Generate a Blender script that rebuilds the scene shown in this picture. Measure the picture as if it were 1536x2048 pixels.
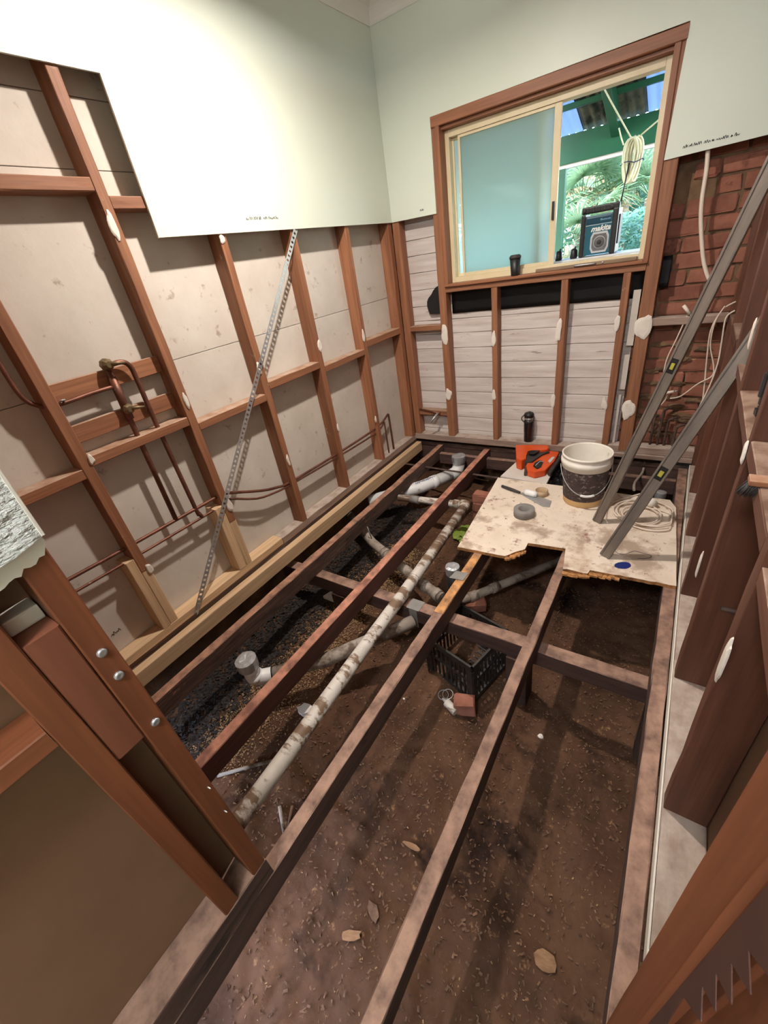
import bpy, bmesh, math, random
from mathutils import Vector, Matrix, noise, Euler
R_ = random.Random(7)
for o in list(bpy.data.objects): bpy.data.objects.remove(o)
scn = bpy.context.scene
COL = scn.collection

# ------------------------------------------------------------ camera
CAMR = ((0.83177344, 0.5353781, -0.14670796), (0.17474837, -0.50337709, -0.84621186), (-0.52689273, 0.67821957, -0.51225215))
FPX = 832.77
C0 = Vector((2.0416623, -3.39232605, 1.6))
cd = bpy.data.cameras.new('camera'); cam = bpy.data.objects.new('camera', cd); COL.objects.link(cam)
cd.sensor_fit = 'HORIZONTAL'; cd.sensor_width = 36.0; cd.lens = FPX / 1536 * 36.0; cd.clip_start = 0.01
mr = Matrix(CAMR)
rot = Matrix((mr[0], -mr[1], -mr[2])).transposed()
cam.matrix_world = Matrix.Translation(C0) @ rot.to_quaternion().to_matrix().to_4x4()
scn.camera = cam
RT = mr.transposed()
def hit(px, py, ax, v):
    """survey helper: world point where the sight line meets the plane axis=v"""
    r = RT @ Vector((px - 768, py - 1024, FPX))
    return C0 + r * ((v - C0[ax]) / r[ax])
def HX(px, py, x=0.0): return hit(px, py, 0, x)
def HY(px, py, y=-0.05): return hit(px, py, 1, y)
def HZ(px, py, z=0.0): return hit(px, py, 2, z)

# ------------------------------------------------------------ light and exposure
w = bpy.data.worlds.new('World'); scn.world = w; w.use_nodes = True
nt = w.node_tree; nt.nodes.clear()
wo = nt.nodes.new('ShaderNodeOutputWorld'); bg = nt.nodes.new('ShaderNodeBackground'); sky = nt.nodes.new('ShaderNodeTexSky')
sky.sky_type = 'NISHITA'; sky.sun_disc = False; sky.sun_elevation = math.radians(52); sky.sun_rotation = math.radians(200)
bg.inputs['Strength'].default_value = SKY_STRENGTH = 2.3
nt.links.new(sky.outputs[0], bg.inputs[0]); nt.links.new(bg.outputs[0], wo.inputs[0])
sd = bpy.data.lights.new('sun', 'SUN'); sd.energy = 11.0; sd.angle = math.radians(0.6); sd.color = (1, .95, .86)
sun = bpy.data.objects.new('sun', sd); COL.objects.link(sun)
sun.rotation_euler = Vector((0.30, 0.62, -0.95)).to_track_quat('-Z', 'Y').to_euler()
LAMP = Vector((0.85, -1.70, 2.855)); LAMP_W = 43.0; LAMP_COL = (1.0, 0.90, 0.81)
HALL = Vector((1.78, -4.35, 2.72)); HALL_W = 84.0; HALL_COL = (0.97, 0.97, 1.0)  # assumed hall lamp, unseen; brightens the foreground and window wall
scn.view_settings.view_transform = 'Standard'; scn.view_settings.look = 'None'
scn.view_settings.gamma = 1.0; scn.view_settings.use_curve_mapping = False
scn.view_settings.exposure = 0.46

# ------------------------------------------------------------ helpers
def lin(c):
    return tuple((v / 12.92 if v <= .04045 else ((v + .055) / 1.055) ** 2.4) for v in [x / 255 for x in c]) + (1,)
def mat(name, c1, c2=None, sc=(6, 6, 6), det=6, rough=.7, metal=0, bump=0, bsc=None, spots=(), dust=None, rnd=.0, lo=.3, hi=.7, spec=.5, trans=0, ior=1.45, grain=None):
    m = bpy.data.materials.new(name); m.use_nodes = True
    t = m.node_tree; N = t.nodes; L = t.links; b = N['Principled BSDF']
    b.inputs['Roughness'].default_value = rough; b.inputs['Metallic'].default_value = metal
    b.inputs['Specular IOR Level'].default_value = spec
    if trans: b.inputs['Transmission Weight'].default_value = trans; b.inputs['IOR'].default_value = ior
    tc = N.new('ShaderNodeTexCoord')
    oi = N.new('ShaderNodeObjectInfo')
    off = N.new('ShaderNodeVectorMath'); off.operation = 'SCALE'; off.inputs[0].default_value = (37, 53, 71)
    L.new(oi.outputs['Random'], off.inputs['Scale'])
    add = N.new('ShaderNodeVectorMath'); add.operation = 'ADD'
    L.new(tc.outputs['Object'], add.inputs[0]); L.new(off.outputs[0], add.inputs[1])
    src = add.outputs[0]
    def nz(scale, detail=6, rough_=.6, dist=0):
        mp = N.new('ShaderNodeMapping'); mp.inputs['Scale'].default_value = scale
        L.new(src, mp.inputs[0])
        n = N.new('ShaderNodeTexNoise'); n.inputs['Scale'].default_value = 1; n.inputs['Detail'].default_value = detail
        n.inputs['Roughness'].default_value = rough_; n.inputs['Distortion'].default_value = dist
        L.new(mp.outputs[0], n.inputs['Vector']); return n.outputs['Fac']
    def ramp(fac, a, bb, ca=(0, 0, 0, 1), cb=(1, 1, 1, 1)):
        r = N.new('ShaderNodeValToRGB'); r.color_ramp.elements[0].position = a; r.color_ramp.elements[1].position = bb
        r.color_ramp.elements[0].color = ca; r.color_ramp.elements[1].color = cb
        L.new(fac, r.inputs[0]); return r.outputs[0]
    def mix(f, a, bb, mode='MIX'):
        x = N.new('ShaderNodeMix'); x.data_type = 'RGBA'; x.blend_type = mode
        for i, v in ((0, f), (6, a), (7, bb)):
            if hasattr(v, 'links'): L.new(v, x.inputs[i])
            else: x.inputs[i].default_value = v
        return x.outputs[2]
    if c2 is None:
        col = N.new('ShaderNodeRGB'); col.outputs[0].default_value = lin(c1); col = col.outputs[0]
    else:
        f = nz(sc, det); col = ramp(f, lo, hi, lin(c1), lin(c2))
        if grain:
            g = nz(grain, 3, .5, 1.2); col = mix(ramp(g, .35, .75, (0, 0, 0, 1), (.45, .45, .45, 1)), col, lin(tuple(v * .62 for v in c1)))
    for (sc_c, s_s, a, bb) in spots:
        f = nz(s_s if isinstance(s_s, tuple) else (s_s,) * 3, 5, .65)
        col = mix(ramp(f, a, bb), col, lin(sc_c))
    if dust:
        ge = N.new('ShaderNodeNewGeometry'); sx = N.new('ShaderNodeSeparateXYZ'); L.new(ge.outputs['Normal'], sx.inputs[0])
        up = ramp(sx.outputs[2], .55, .85)
        f = nz((14, 14, 14), 5, .6)
        d = N.new('ShaderNodeMath'); d.operation = 'MULTIPLY'
        L.new(up, d.inputs[0]); L.new(ramp(f, .35, .62, (.25,) * 3 + (1,), (1,) * 4), d.inputs[1])
        d2 = N.new('ShaderNodeMath'); d2.operation = 'MULTIPLY'; d2.inputs[1].default_value = dust[1]; L.new(d.outputs[0], d2.inputs[0])
        col = mix(d2.outputs[0], col, lin(dust[0]))
    if rnd:
        mp = N.new('ShaderNodeMapRange'); mp.inputs[3].default_value = 1 - rnd; mp.inputs[4].default_value = 1 + rnd
        L.new(oi.outputs['Random'], mp.inputs[0])
        hv = N.new('ShaderNodeHueSaturation'); L.new(mp.outputs[0], hv.inputs['Value']); L.new(col, hv.inputs['Color']); col = hv.outputs[0]
    L.new(col, b.inputs['Base Color'])
    if bump:
        bp = N.new('ShaderNodeBump'); bp.inputs['Strength'].default_value = min(1, bump); bp.inputs['Distance'].default_value = .004
        L.new(nz(bsc or tuple(v * 3 for v in sc), 5), bp.inputs['Height']); L.new(bp.outputs[0], b.inputs['Normal'])
    return m
WM = {}
def link(name, me, parent=None, Mx=None, mats=(), label=None, cat=None, group=None, kind=None, smooth=False):
    o = bpy.data.objects.new(name, me); COL.objects.link(o)
    Mx = Mx or Matrix(); o.matrix_basis = Mx; WM[o] = Mx
    if parent is not None:
        o.parent = parent; o.matrix_parent_inverse = WM[parent].inverted()
    if me is not None:
        for m in (mats if isinstance(mats, (list, tuple)) else [mats]):
            if len(me.materials) < (len(mats) if isinstance(mats, (list, tuple)) else 1): me.materials.append(m)
        if smooth:
            for p in me.polygons: p.use_smooth = True
    if label: o['label'] = label
    if cat: o['category'] = cat
    if group: o['group'] = group
    if kind: o['kind'] = kind
    return o
def thing(name, label, cat, loc=(0, 0, 0), group=None, kind=None):
    return link(name, None, None, Matrix.Translation(Vector(loc)), (), label, cat, group, kind)
def bm2me(bm, name='m'):
    bmesh.ops.recalc_face_normals(bm, faces=bm.faces)
    me = bpy.data.meshes.new(name); bm.to_mesh(me); bm.free(); return me
def timber_mesh(L, wd, ht, ch=.003, seg=None, jit=.0008, seed=0, big=0):
    """bar along local X, centred; width local Y, height local Z; chamfered, slightly uneven"""
    rr = random.Random(seed); seg = seg or max(1, min(40, int(L / .12)))
    c = min(ch, wd * .3, ht * .3); a, b = wd / 2, ht / 2
    prof = [(-a + c, -b), (a - c, -b), (a, -b + c), (a, b - c), (a - c, b), (-a + c, b), (-a, b - c), (-a, -b + c)]
    bm = bmesh.new(); rings = []
    for i in range(seg + 1):
        x = -L / 2 + L * i / seg; ring = []
        dy = big * (noise.noise(Vector((x * 3, seed * 1.7, 0)))); dz = big * .6 * noise.noise(Vector((x * 4, seed * 2.3, 9)))
        for k, (y, z) in enumerate(prof):
            q = big * .8 * noise.noise(Vector((x * 14, y * 60, z * 60 + seed)))
            ring.append(bm.verts.new((x, y + rr.uniform(-jit, jit) + (dy + q if k in (2, 3, 4, 5) else 0) * .6, z + rr.uniform(-jit, jit) + (min(0, dz + q) if z > 0 else 0))))
        rings.append(ring)
    for i in range(seg):
        for k in range(8):
            bm.faces.new((rings[i][k], rings[i][(k + 1) % 8], rings[i + 1][(k + 1) % 8], rings[i + 1][k]))
    bm.faces.new(rings[0][::-1]); bm.faces.new(rings[-1])
    return bm2me(bm)
SEED = [0]
def tbox(name, x0, x1, y0, y1, z0, z1, m, parent=None, jit=.0008, big=0, ch=.003, **kw):
    """axis-aligned timber; grain runs along the longest side"""
    SEED[0] += 1
    d = (x1 - x0, y1 - y0, z1 - z0); c = Vector(((x0 + x1) / 2, (y0 + y1) / 2, (z0 + z1) / 2))
    ax = max(range(3), key=lambda i: d[i])
    if ax == 0: me = timber_mesh(d[0], d[1], d[2], ch, jit=jit, seed=SEED[0], big=big); r = Matrix()
    elif ax == 1: me = timber_mesh(d[1], d[0], d[2], ch, jit=jit, seed=SEED[0], big=big); r = Matrix.Rotation(math.pi / 2, 4, 'Z') ; r = Matrix(((0, -1, 0, 0), (1, 0, 0, 0), (0, 0, 1, 0), (0, 0, 0, 1)))
    else: me = timber_mesh(d[2], d[1], d[0], ch, jit=jit, seed=SEED[0], big=big); r = Matrix(((0, 0, -1, 0), (0, 1, 0, 0), (1, 0, 0, 0), (0, 0, 0, 1)))
    return link(name, me, parent, Matrix.Translation(c) @ r, [m], **kw)
def timber(name, p, q, wd, ht, m, parent=None, up=(0, 0, 1), jit=.0008, big=0, ch=.003, **kw):
    SEED[0] += 1
    p = Vector(p); q = Vector(q); X = (q - p); L = X.length; X.normalize(); Y = Vector(up).cross(X).normalized(); Z = X.cross(Y)
    r = Matrix((X, Y, Z)).transposed().to_4x4()
    return link(name, timber_mesh(L, wd, ht, ch, jit=jit, seed=SEED[0], big=big), parent, Matrix.Translation((p + q) / 2) @ r, [m], **kw)
def add_box(bm, x0, x1, y0, y1, z0, z1, mi=0):
    v = [bm.verts.new((x, y, z)) for z in (z0, z1) for y in (y0, y1) for x in (x0, x1)]
    fs = [bm.faces.new([v[i] for i in f]) for f in ((0, 2, 3, 1), (4, 5, 7, 6), (0, 1, 5, 4), (2, 6, 7, 3), (0, 4, 6, 2), (1, 3, 7, 5))]
    for f in fs: f.material_index = mi
    return fs
def box(name, x0, x1, y0, y1, z0, z1, m, parent=None, bev=.003, Mx=None, **kw):
    bm = bmesh.new(); c = Vector(((x0 + x1) / 2, (y0 + y1) / 2, (z0 + z1) / 2)) if Mx is None else Vector((0, 0, 0))
    add_box(bm, x0 - c.x, x1 - c.x, y0 - c.y, y1 - c.y, z0 - c.z, z1 - c.z)
    if bev: bmesh.ops.bevel(bm, geom=bm.edges[:] , offset=bev, segments=2, affect='EDGES', profile=.6)
    return link(name, bm2me(bm), parent, Mx or Matrix.Translation(c), [m], **kw)
def smooth_path(pts, n=6):
    P = [Vector(p) for p in pts]; out = []
    for i in range(len(P) - 1):
        a, b, c, d = P[max(0, i - 1)], P[i], P[i + 1], P[min(len(P) - 1, i + 2)]
        for k in range(n):
            t = k / n
            out.append(.5 * ((2 * b) + (c - a) * t + (2 * a - 5 * b + 4 * c - d) * t * t + (3 * b - a - 3 * c + d) * t ** 3))
    out.append(P[-1]); return out
def add_tube(bm, pts, r, n=10, caps=True, mi=0):
    P = [Vector(p) for p in pts]; rs = r if isinstance(r, (list, tuple)) else [r] * len(P)
    t0 = (P[1] - P[0]).normalized(); u = t0.orthogonal().normalized(); rings = []
    for i, p in enumerate(P):
        t = ((P[min(i + 1, len(P) - 1)] - P[max(i - 1, 0)])).normalized()
        u = (u - t * u.dot(t)).normalized(); v = t.cross(u)
        rings.append([bm.verts.new(p + (u * math.cos(2 * math.pi * k / n) + v * math.sin(2 * math.pi * k / n)) * rs[i]) for k in range(n)])
    for a, b in zip(rings, rings[1:]):
        for k in range(n):
            f = bm.faces.new((a[k], a[(k + 1) % n], b[(k + 1) % n], b[k])); f.material_index = mi; f.smooth = True
    if caps:
        for rg in (rings[0][::-1], rings[-1]):
            f = bm.faces.new(rg); f.material_index = mi
def tube(name, pts, r, m, parent=None, n=10, smooth=0, **kw):
    pts = smooth_path(pts, smooth) if smooth else pts
    c = Vector(pts[0]); bm = bmesh.new(); add_tube(bm, [Vector(p) - c for p in pts], r, n)
    return link(name, bm2me(bm), parent, Matrix.Translation(c), [m], **kw)
def add_lathe(bm, prof, n=28, c=(0, 0, 0), mi=0, smooth=True):
    rings = []
    for (r, z) in prof:
        if r < 1e-5: rings.append([bm.verts.new((c[0], c[1], c[2] + z))])
        else: rings.append([bm.verts.new((c[0] + r * math.cos(2 * math.pi * k / n), c[1] + r * math.sin(2 * math.pi * k / n), c[2] + z)) for k in range(n)])
    for a, b in zip(rings, rings[1:]):
        for k in range(n):
            vs = [a[k % len(a)], a[(k + 1) % len(a)], b[(k + 1) % len(b)], b[k % len(b)]]
            vs2 = []
            for v in vs:
                if v not in vs2: vs2.append(v)
            if len(vs2) > 2:
                f = bm.faces.new(vs2); f.material_index = mi; f.smooth = smooth
def lathe(name, prof, m, parent=None, Mx=None, n=28, smooth=True, **kw):
    bm = bmesh.new(); add_lathe(bm, prof, n, smooth=smooth); return link(name, bm2me(bm), parent, Mx, [m], **kw)
def add_poly(bm, pts, z0, z1, mi=0):
    a = [bm.verts.new((p[0], p[1], z0)) for p in pts]; b = [bm.verts.new((p[0], p[1], z1)) for p in pts]; n = len(pts)
    fs = [bm.faces.new(a[::-1]), bm.faces.new(b)] + [bm.faces.new((a[i], a[(i + 1) % n], b[(i + 1) % n], b[i])) for i in range(n)]
    for f in fs: f.material_index = mi
    return fs
def poly(name, pts, t, m, parent=None, Mx=None, z0=0, **kw):
    """flat outline in local XY, thickness t along local Z"""
    bm = bmesh.new(); add_poly(bm, pts, z0, z0 + t); return link(name, bm2me(bm), parent, Mx, [m], **kw)
def wallx(x): return Matrix(((0, 0, 1, x), (1, 0, 0, 0), (0, 1, 0, 0), (0, 0, 0, 1)))    # local (u,v,n) -> (n+x, u, v): sheet on an x-plane
def wally(y): return Matrix(((1, 0, 0, 0), (0, 0, 1, y), (0, 1, 0, 0), (0, 0, 0, 1)))    # local (u,v,n) -> (u, y+n, v)
def daub(parent, c, ax, ru, rv, seed, m, sgn=1):
    """flattened lump of stud adhesive on a wall face"""
    rr = random.Random(seed); bm = bmesh.new(); n = 16
    rad = [1 + .55 * noise.noise(Vector((math.cos(2 * math.pi * k / n) * .9, math.sin(2 * math.pi * k / n) * .9, seed * 3.1))) + rr.uniform(-.04, .04) for k in range(n)]
    rings = []
    for s, h in ((1, 0), (.95, .003), (.7, .006)):
        rings.append([bm.verts.new((ru * s * rad[k] * math.cos(2 * math.pi * k / n), rv * s * rad[k] * math.sin(2 * math.pi * k / n), h)) for k in range(n)])
    for a, b in zip(rings, rings[1:]):
        for k in range(n): bm.faces.new((a[k], a[(k + 1) % n], b[(k + 1) % n], b[k]))
    bm.faces.new(rings[-1]); bm.faces.new(rings[0][::-1])
    B = wallx(0) if ax == 0 else wally(0)
    if sgn < 0: B = B @ Matrix.Scale(-1, 4, (0, 0, 1))
    return link('adhesive_daub', bm2me(bm), parent, Matrix.Translation(Vector(c)) @ B, [m])
def text_mesh(s, size, shear=0, extr=.0006, bold=0):
    cu = bpy.data.curves.new('txt', 'FONT'); cu.body = s; cu.size = size; cu.shear = shear; cu.extrude = extr; cu.offset = bold
    cu.align_x = 'CENTER'; cu.align_y = 'CENTER'; cu.resolution_u = 3
    o = bpy.data.objects.new('t', cu); COL.objects.link(o); bpy.context.view_layer.update()
    me = bpy.data.meshes.new_from_object(o.evaluated_get(bpy.context.evaluated_depsgraph_get())); bpy.data.objects.remove(o); me.materials.clear(); return me
def scribble(parent, name, words, h, m, Mx, seed=1, r=.0012):
    """cursive marker strokes; words = [(start, length)] along local X, raised along local Y"""
    rr = random.Random(seed); bm = bmesh.new()
    for (u0, ln) in words:
        n = max(4, int(ln / (h * .28))); pts = []
        for i in range(n + 1):
            y = (h * rr.uniform(.45, 1) if i % 2 else h * rr.uniform(0, .15))
            pts.append((u0 + ln * i / n + rr.uniform(-.2, .2) * h * .4, y, 0))
        add_tube(bm, smooth_path(pts, 4), r, 5)
    return link(name, bm2me(bm), parent, Mx, [m])
# ------------------------------------------------------------ materials
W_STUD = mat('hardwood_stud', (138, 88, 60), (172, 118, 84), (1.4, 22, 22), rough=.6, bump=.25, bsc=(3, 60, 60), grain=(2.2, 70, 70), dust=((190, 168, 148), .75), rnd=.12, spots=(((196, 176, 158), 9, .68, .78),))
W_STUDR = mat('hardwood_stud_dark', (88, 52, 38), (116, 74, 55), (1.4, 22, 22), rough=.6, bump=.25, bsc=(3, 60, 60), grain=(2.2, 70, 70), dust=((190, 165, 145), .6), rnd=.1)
W_JOIST = mat('old_joist', (66, 47, 42), (96, 69, 60), (2, 26, 26), rough=.8, bump=.5, bsc=(6, 60, 60), grain=(3, 60, 60), dust=((166, 132, 113), .9), rnd=.08, spots=(((50, 36, 32), (5, 12, 12), .6, .7),))
W_JOISTR = mat('red_joist', (78, 46, 40), (104, 64, 55), (2, 26, 26), rough=.75, bump=.4, bsc=(6, 60, 60), grain=(3, 60, 60), dust=((198, 138, 114), 1.0), rnd=.05)
W_ROT = mat('rotted_joist', (70, 51, 45), (108, 82, 70), (4, 24, 24), rough=.9, bump=.9, bsc=(9, 60, 60), grain=(5, 60, 60), dust=((186, 138, 112), .9), spots=(((186, 140, 104), (5, 20, 20), .64, .72), ((48, 36, 32), (7, 25, 25), .62, .7)))
W_CUT = mat('fresh_cut_joist', (72, 50, 42), (98, 70, 58), (2, 26, 26), rough=.8, bump=.4, bsc=(6, 60, 60), grain=(3, 60, 60), dust=((212, 154, 98), 1.0))
W_PINE = mat('new_pine', (202, 166, 128), (224, 192, 154), (1.5, 24, 24), rough=.6, bump=.15, bsc=(3, 60, 60), grain=(1.2, 34, 34), rnd=.05, spots=(((150, 98, 58), (5, 16, 16), .72, .76),))
W_PLATE = mat('dusty_plate', (128, 104, 92), (172, 150, 136), (3, 20, 20), rough=.9, bump=.4, dust=((196, 182, 170), .8), rnd=.05)
W_JAMB = mat('door_jamb_wood', (114, 64, 38), (138, 82, 52), (.8, 12, 12), rough=.5, bump=.1, grain=(1.4, 40, 40))
W_WIN = mat('window_timber', (138, 86, 58), (166, 110, 76), (1.2, 24, 24), rough=.5, bump=.15, grain=(2, 60, 60))
SHEET = mat('fibre_cement_sheet', (196, 186, 174), (214, 206, 196), (3, 3, 3), rough=.85, bump=.2, bsc=(40, 40, 40), spots=(((168, 152, 138), (5, 14, 14), .62, .72), ((120, 100, 88), 16, .74, .78)))
WHITEW = mat('whitewashed_board', (192, 180, 172), (222, 214, 208), (2, 22, 22), rough=.9, bump=.6, bsc=(6, 50, 50), spots=(((140, 122, 112), (5, 34, 34), .64, .72), ((90, 70, 60), 20, .76, .79)), rnd=.04)
GREEN = mat('pale_green_paint', (214, 222, 208), (218, 226, 212), (2, 2, 2), rough=.42, bump=.05, bsc=(60, 60, 60))
GYPS = mat('plaster_core', (222, 216, 204), rough=.9)
CEIL = mat('ceiling_white', (232, 230, 224), rough=.7)
TEXT_P = mat('textured_vinyl_paint', (216, 220, 214), (230, 232, 228), (9, 9, 9), rough=.5, bump=1, bsc=(30, 75, 60))
[setattr(n.inputs['Distance'], 'default_value', .03) for n in TEXT_P.node_tree.nodes if n.type == 'BUMP']
PANEL = mat('panel_back', (116, 84, 62), (132, 98, 74), (2, 2, 2), rough=.85, bump=.1)
DAUB = mat('stud_adhesive', (218, 208, 196), (232, 224, 214), (20, 20, 20), rough=.8, bump=.4, bsc=(60, 60, 60))
DIRT = mat('damp_soil', (66, 46, 34), (104, 75, 56), (3.2, 3.2, 3.2), det=10, rough=1, bump=.9, bsc=(34, 34, 34), spots=(((140, 106, 76), 26, .62, .72), ((46, 32, 26), 2.4, .56, .66), ((166, 134, 98), (60, 60, 60), .68, .74)), spec=.2)
SHAV = mat('wood_shavings', (140, 110, 78), (176, 146, 108), (30, 30, 30), rough=.9)
LITTER = mat('soil_crumbs', (74, 52, 40), (128, 96, 72), (30, 30, 30), rough=1)
PVC = mat('white_pvc', (226, 226, 224), (236, 236, 236), (6, 6, 6), rough=.4, spots=(((140, 122, 104), (7, 7, 7), .64, .74),))
PVC_D = mat('dirty_pvc', (190, 182, 172), (218, 210, 202), (8, 8, 8), rough=.6, spots=(((124, 100, 80), (3, 14, 14), .49, .56), ((226, 218, 208), (20, 40, 40), .66, .72)), bump=.3)
PVC_G = mat('grimy_pvc', (140, 128, 116), (172, 160, 148), (8, 8, 8), rough=.7, spots=(((96, 78, 64), 9, .5, .62),), bump=.3)
FOIL = mat('silver_tape', (170, 172, 176), (206, 208, 212), (12, 40, 12), rough=.35, metal=.6, bump=.7, bsc=(6, 26, 26))
COPPER = mat('tarnished_copper', (92, 58, 48), (138, 90, 72), (14, 14, 14), rough=.5, metal=.55, spots=(((150, 128, 104), 20, .64, .72),))
BRASS = mat('old_brass', (104, 88, 66), (142, 124, 92), (20, 20, 20), rough=.5, metal=.6)
STEEL = mat('galvanised_steel', (170, 172, 174), (198, 200, 202), (10, 10, 10), rough=.4, metal=.7)
STEEL_D = mat('rusty_steel', (70, 52, 46), (110, 92, 84), (20, 20, 20), rough=.7, metal=.4)
BLACKP = mat('black_plastic', (22, 21, 22), (34, 33, 34), (10, 10, 10), rough=.45)
MEMB = mat('black_membrane', (18, 18, 19), (32, 31, 32), (4, 4, 4), rough=.5, bump=.5, bsc=(9, 9, 9))
CRATE = mat('dusty_black_crate', (26, 24, 24), (58, 50, 46), (20, 20, 20), rough=.6)
BRICKM = mat('old_red_brick', (128, 80, 64), (164, 108, 88), (9, 9, 9), rough=.95, bump=.8, bsc=(34, 34, 34), rnd=.16, spots=(((92, 56, 46), 7, .6, .7), ((196, 160, 120), 12, .68, .76)))
MORTAR = mat('crumbling_lime_mortar', (92, 70, 54), (138, 110, 82), (8, 8, 8), rough=1, bump=1, bsc=(26, 26, 26), spots=(((60, 44, 36), 5, .55, .68),))
CHIP = mat('painted_chipboard', (214, 198, 180), (230, 216, 200), (5, 5, 5), rough=.8, bump=.4, bsc=(40, 40, 40), spots=(((186, 160, 138), 6, .54, .68), ((122, 92, 78), (34, 34, 34), .62, .69), ((146, 104, 90), (8, 8, 8), .6, .70), ((170, 150, 132), (3, 3, 3), .56, .66)))
CHIPE = mat('raw_chipboard_edge', (128, 84, 50), (206, 150, 92), (40, 40, 40), rough=1, bump=1, bsc=(80, 80, 80))
OFFCUT = mat('white_offcut', (204, 196, 188), (216, 210, 202), (6, 6, 6), rough=.6)
BUCKW = mat('bucket_white', (226, 220, 208), (238, 232, 222), (10, 10, 10), rough=.45, spots=(((186, 170, 148), 14, .62, .72),))
BUCKD = mat('bucket_grimy_label', (54, 44, 46), (88, 72, 70), (16, 16, 16), rough=.7, bump=.4, spots=(((150, 136, 130), (36, 36, 60), .56, .64),))
BUCKB = mat('bucket_tan_base', (196, 158, 106), (212, 176, 124), (8, 8, 8), rough=.6)
ORANGE = mat('orange_tool_shell', (204, 74, 28), (224, 92, 40), (10, 10, 10), rough=.4)
DGREY = mat('dark_grey_rubber', (48, 44, 44), (66, 60, 58), (14, 14, 14), rough=.6)
ALU = mat('worn_aluminium', (108, 99, 92), (136, 125, 115), (6, 30, 30), rough=.45, metal=.3, spots=(((180, 168, 152), 14, .66, .74),))
VIAL = mat('yellow_vial', (172, 164, 74), rough=.15)
TAPEG = mat('grey_tape', (122, 118, 114), (140, 136, 132), (20, 20, 20), rough=.6)
TAPET = mat('tan_card', (176, 148, 116), (196, 168, 136), (20, 20, 20), rough=.8)
CABLEW = mat('white_cable', (222, 206, 190), (232, 218, 204), (10, 10, 10), rough=.5)
INK = mat('marker_ink', (28, 28, 30), rough=.7)
BLUEP = mat('blue_paint_spill', (28, 44, 110), rough=.4)
ALCREAM = mat('cream_aluminium', (214, 198, 160), (226, 212, 178), (6, 6, 6), rough=.4)
WEATH = mat('weathered_track', (120, 98, 78), (160, 138, 112), (4, 24, 24), rough=.8, bump=.4)
VGREEN = mat('green_gloss_paint', (26, 78, 52), (34, 92, 62), (3, 3, 3), rough=.35)
GUTTER = mat('white_gutter', (226, 226, 226), rough=.4)
ROPE = mat('cream_rope', (228, 216, 170), (244, 236, 200), (60, 60, 60), rough=.9)
TRUNK = mat('palm_trunk', (110, 96, 80), (160, 148, 130), (6, 6, 30), rough=1, bump=.6)
def leafmat(name, a, b):
    m = mat(name, a, b, (8, 8, 8), rough=.45, rnd=.2); bs = m.node_tree.nodes['Principled BSDF']
    tr = m.node_tree.nodes.new('ShaderNodeBsdfTranslucent'); tr.inputs[0].default_value = lin(b)
    mx = m.node_tree.nodes.new('ShaderNodeMixShader'); mx.inputs[0].default_value = .35
    L = m.node_tree.links; L.new(bs.outputs[0], mx.inputs[1]); L.new(tr.outputs[0], mx.inputs[2]); L.new(mx.outputs[0], m.node_tree.nodes['Material Output'].inputs[0]); return m
LEAF = leafmat('palm_leaf', (58, 96, 62), (122, 150, 110)); LEAF2 = leafmat('shrub_leaf', (48, 96, 76), (108, 156, 130)); LEAFD = leafmat('dry_palm_leaf', (168, 146, 104), (214, 196, 150))
def sheetmat(name, a, f):
    m = mat(name, a, rough=.5); N = m.node_tree.nodes; L = m.node_tree.links
    tr = N.new('ShaderNodeBsdfTranslucent'); tr.inputs[0].default_value = lin(a); mx = N.new('ShaderNodeMixShader'); mx.inputs[0].default_value = f
    L.new(N['Principled BSDF'].outputs[0], mx.inputs[1]); L.new(tr.outputs[0], mx.inputs[2]); L.new(mx.outputs[0], N['Material Output'].inputs[0]); return m
ROOFCLR = sheetmat('clear_corrugated', (104, 128, 164), .22); ROOFDK = mat('dirty_corrugated', (60, 62, 54), (110, 112, 98), (6, 6, 6), rough=.7, spots=(((30, 34, 30), 4, .5, .6),))
FROST = sheetmat('frosted_glass', (208, 224, 220), .85)
_n = FROST.node_tree.nodes; _t = _n.new('ShaderNodeBsdfTransparent'); _m = _n.new('ShaderNodeMixShader'); _m.inputs[0].default_value = .24; _o = _n['Material Output']
_s = _o.inputs[0].links[0].from_socket; FROST.node_tree.links.new(_s, _m.inputs[1]); FROST.node_tree.links.new(_t.outputs[0], _m.inputs[2]); FROST.node_tree.links.new(_m.outputs[0], _o.inputs[0])
TEAL = mat('teal_plastic', (18, 86, 104), (22, 96, 116), (8, 8, 8), rough=.4)
CONE = mat('speaker_mesh', (90, 88, 90), (112, 110, 112), (80, 80, 80), rough=.6)
LGREY = mat('light_grey_plastic', (196, 198, 202), rough=.4)
CREAMW = mat('white_print', (240, 240, 238), rough=.5)
GLOVE = mat('green_glove', (110, 132, 44), (146, 168, 70), (10, 10, 10), rough=.7)

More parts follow.
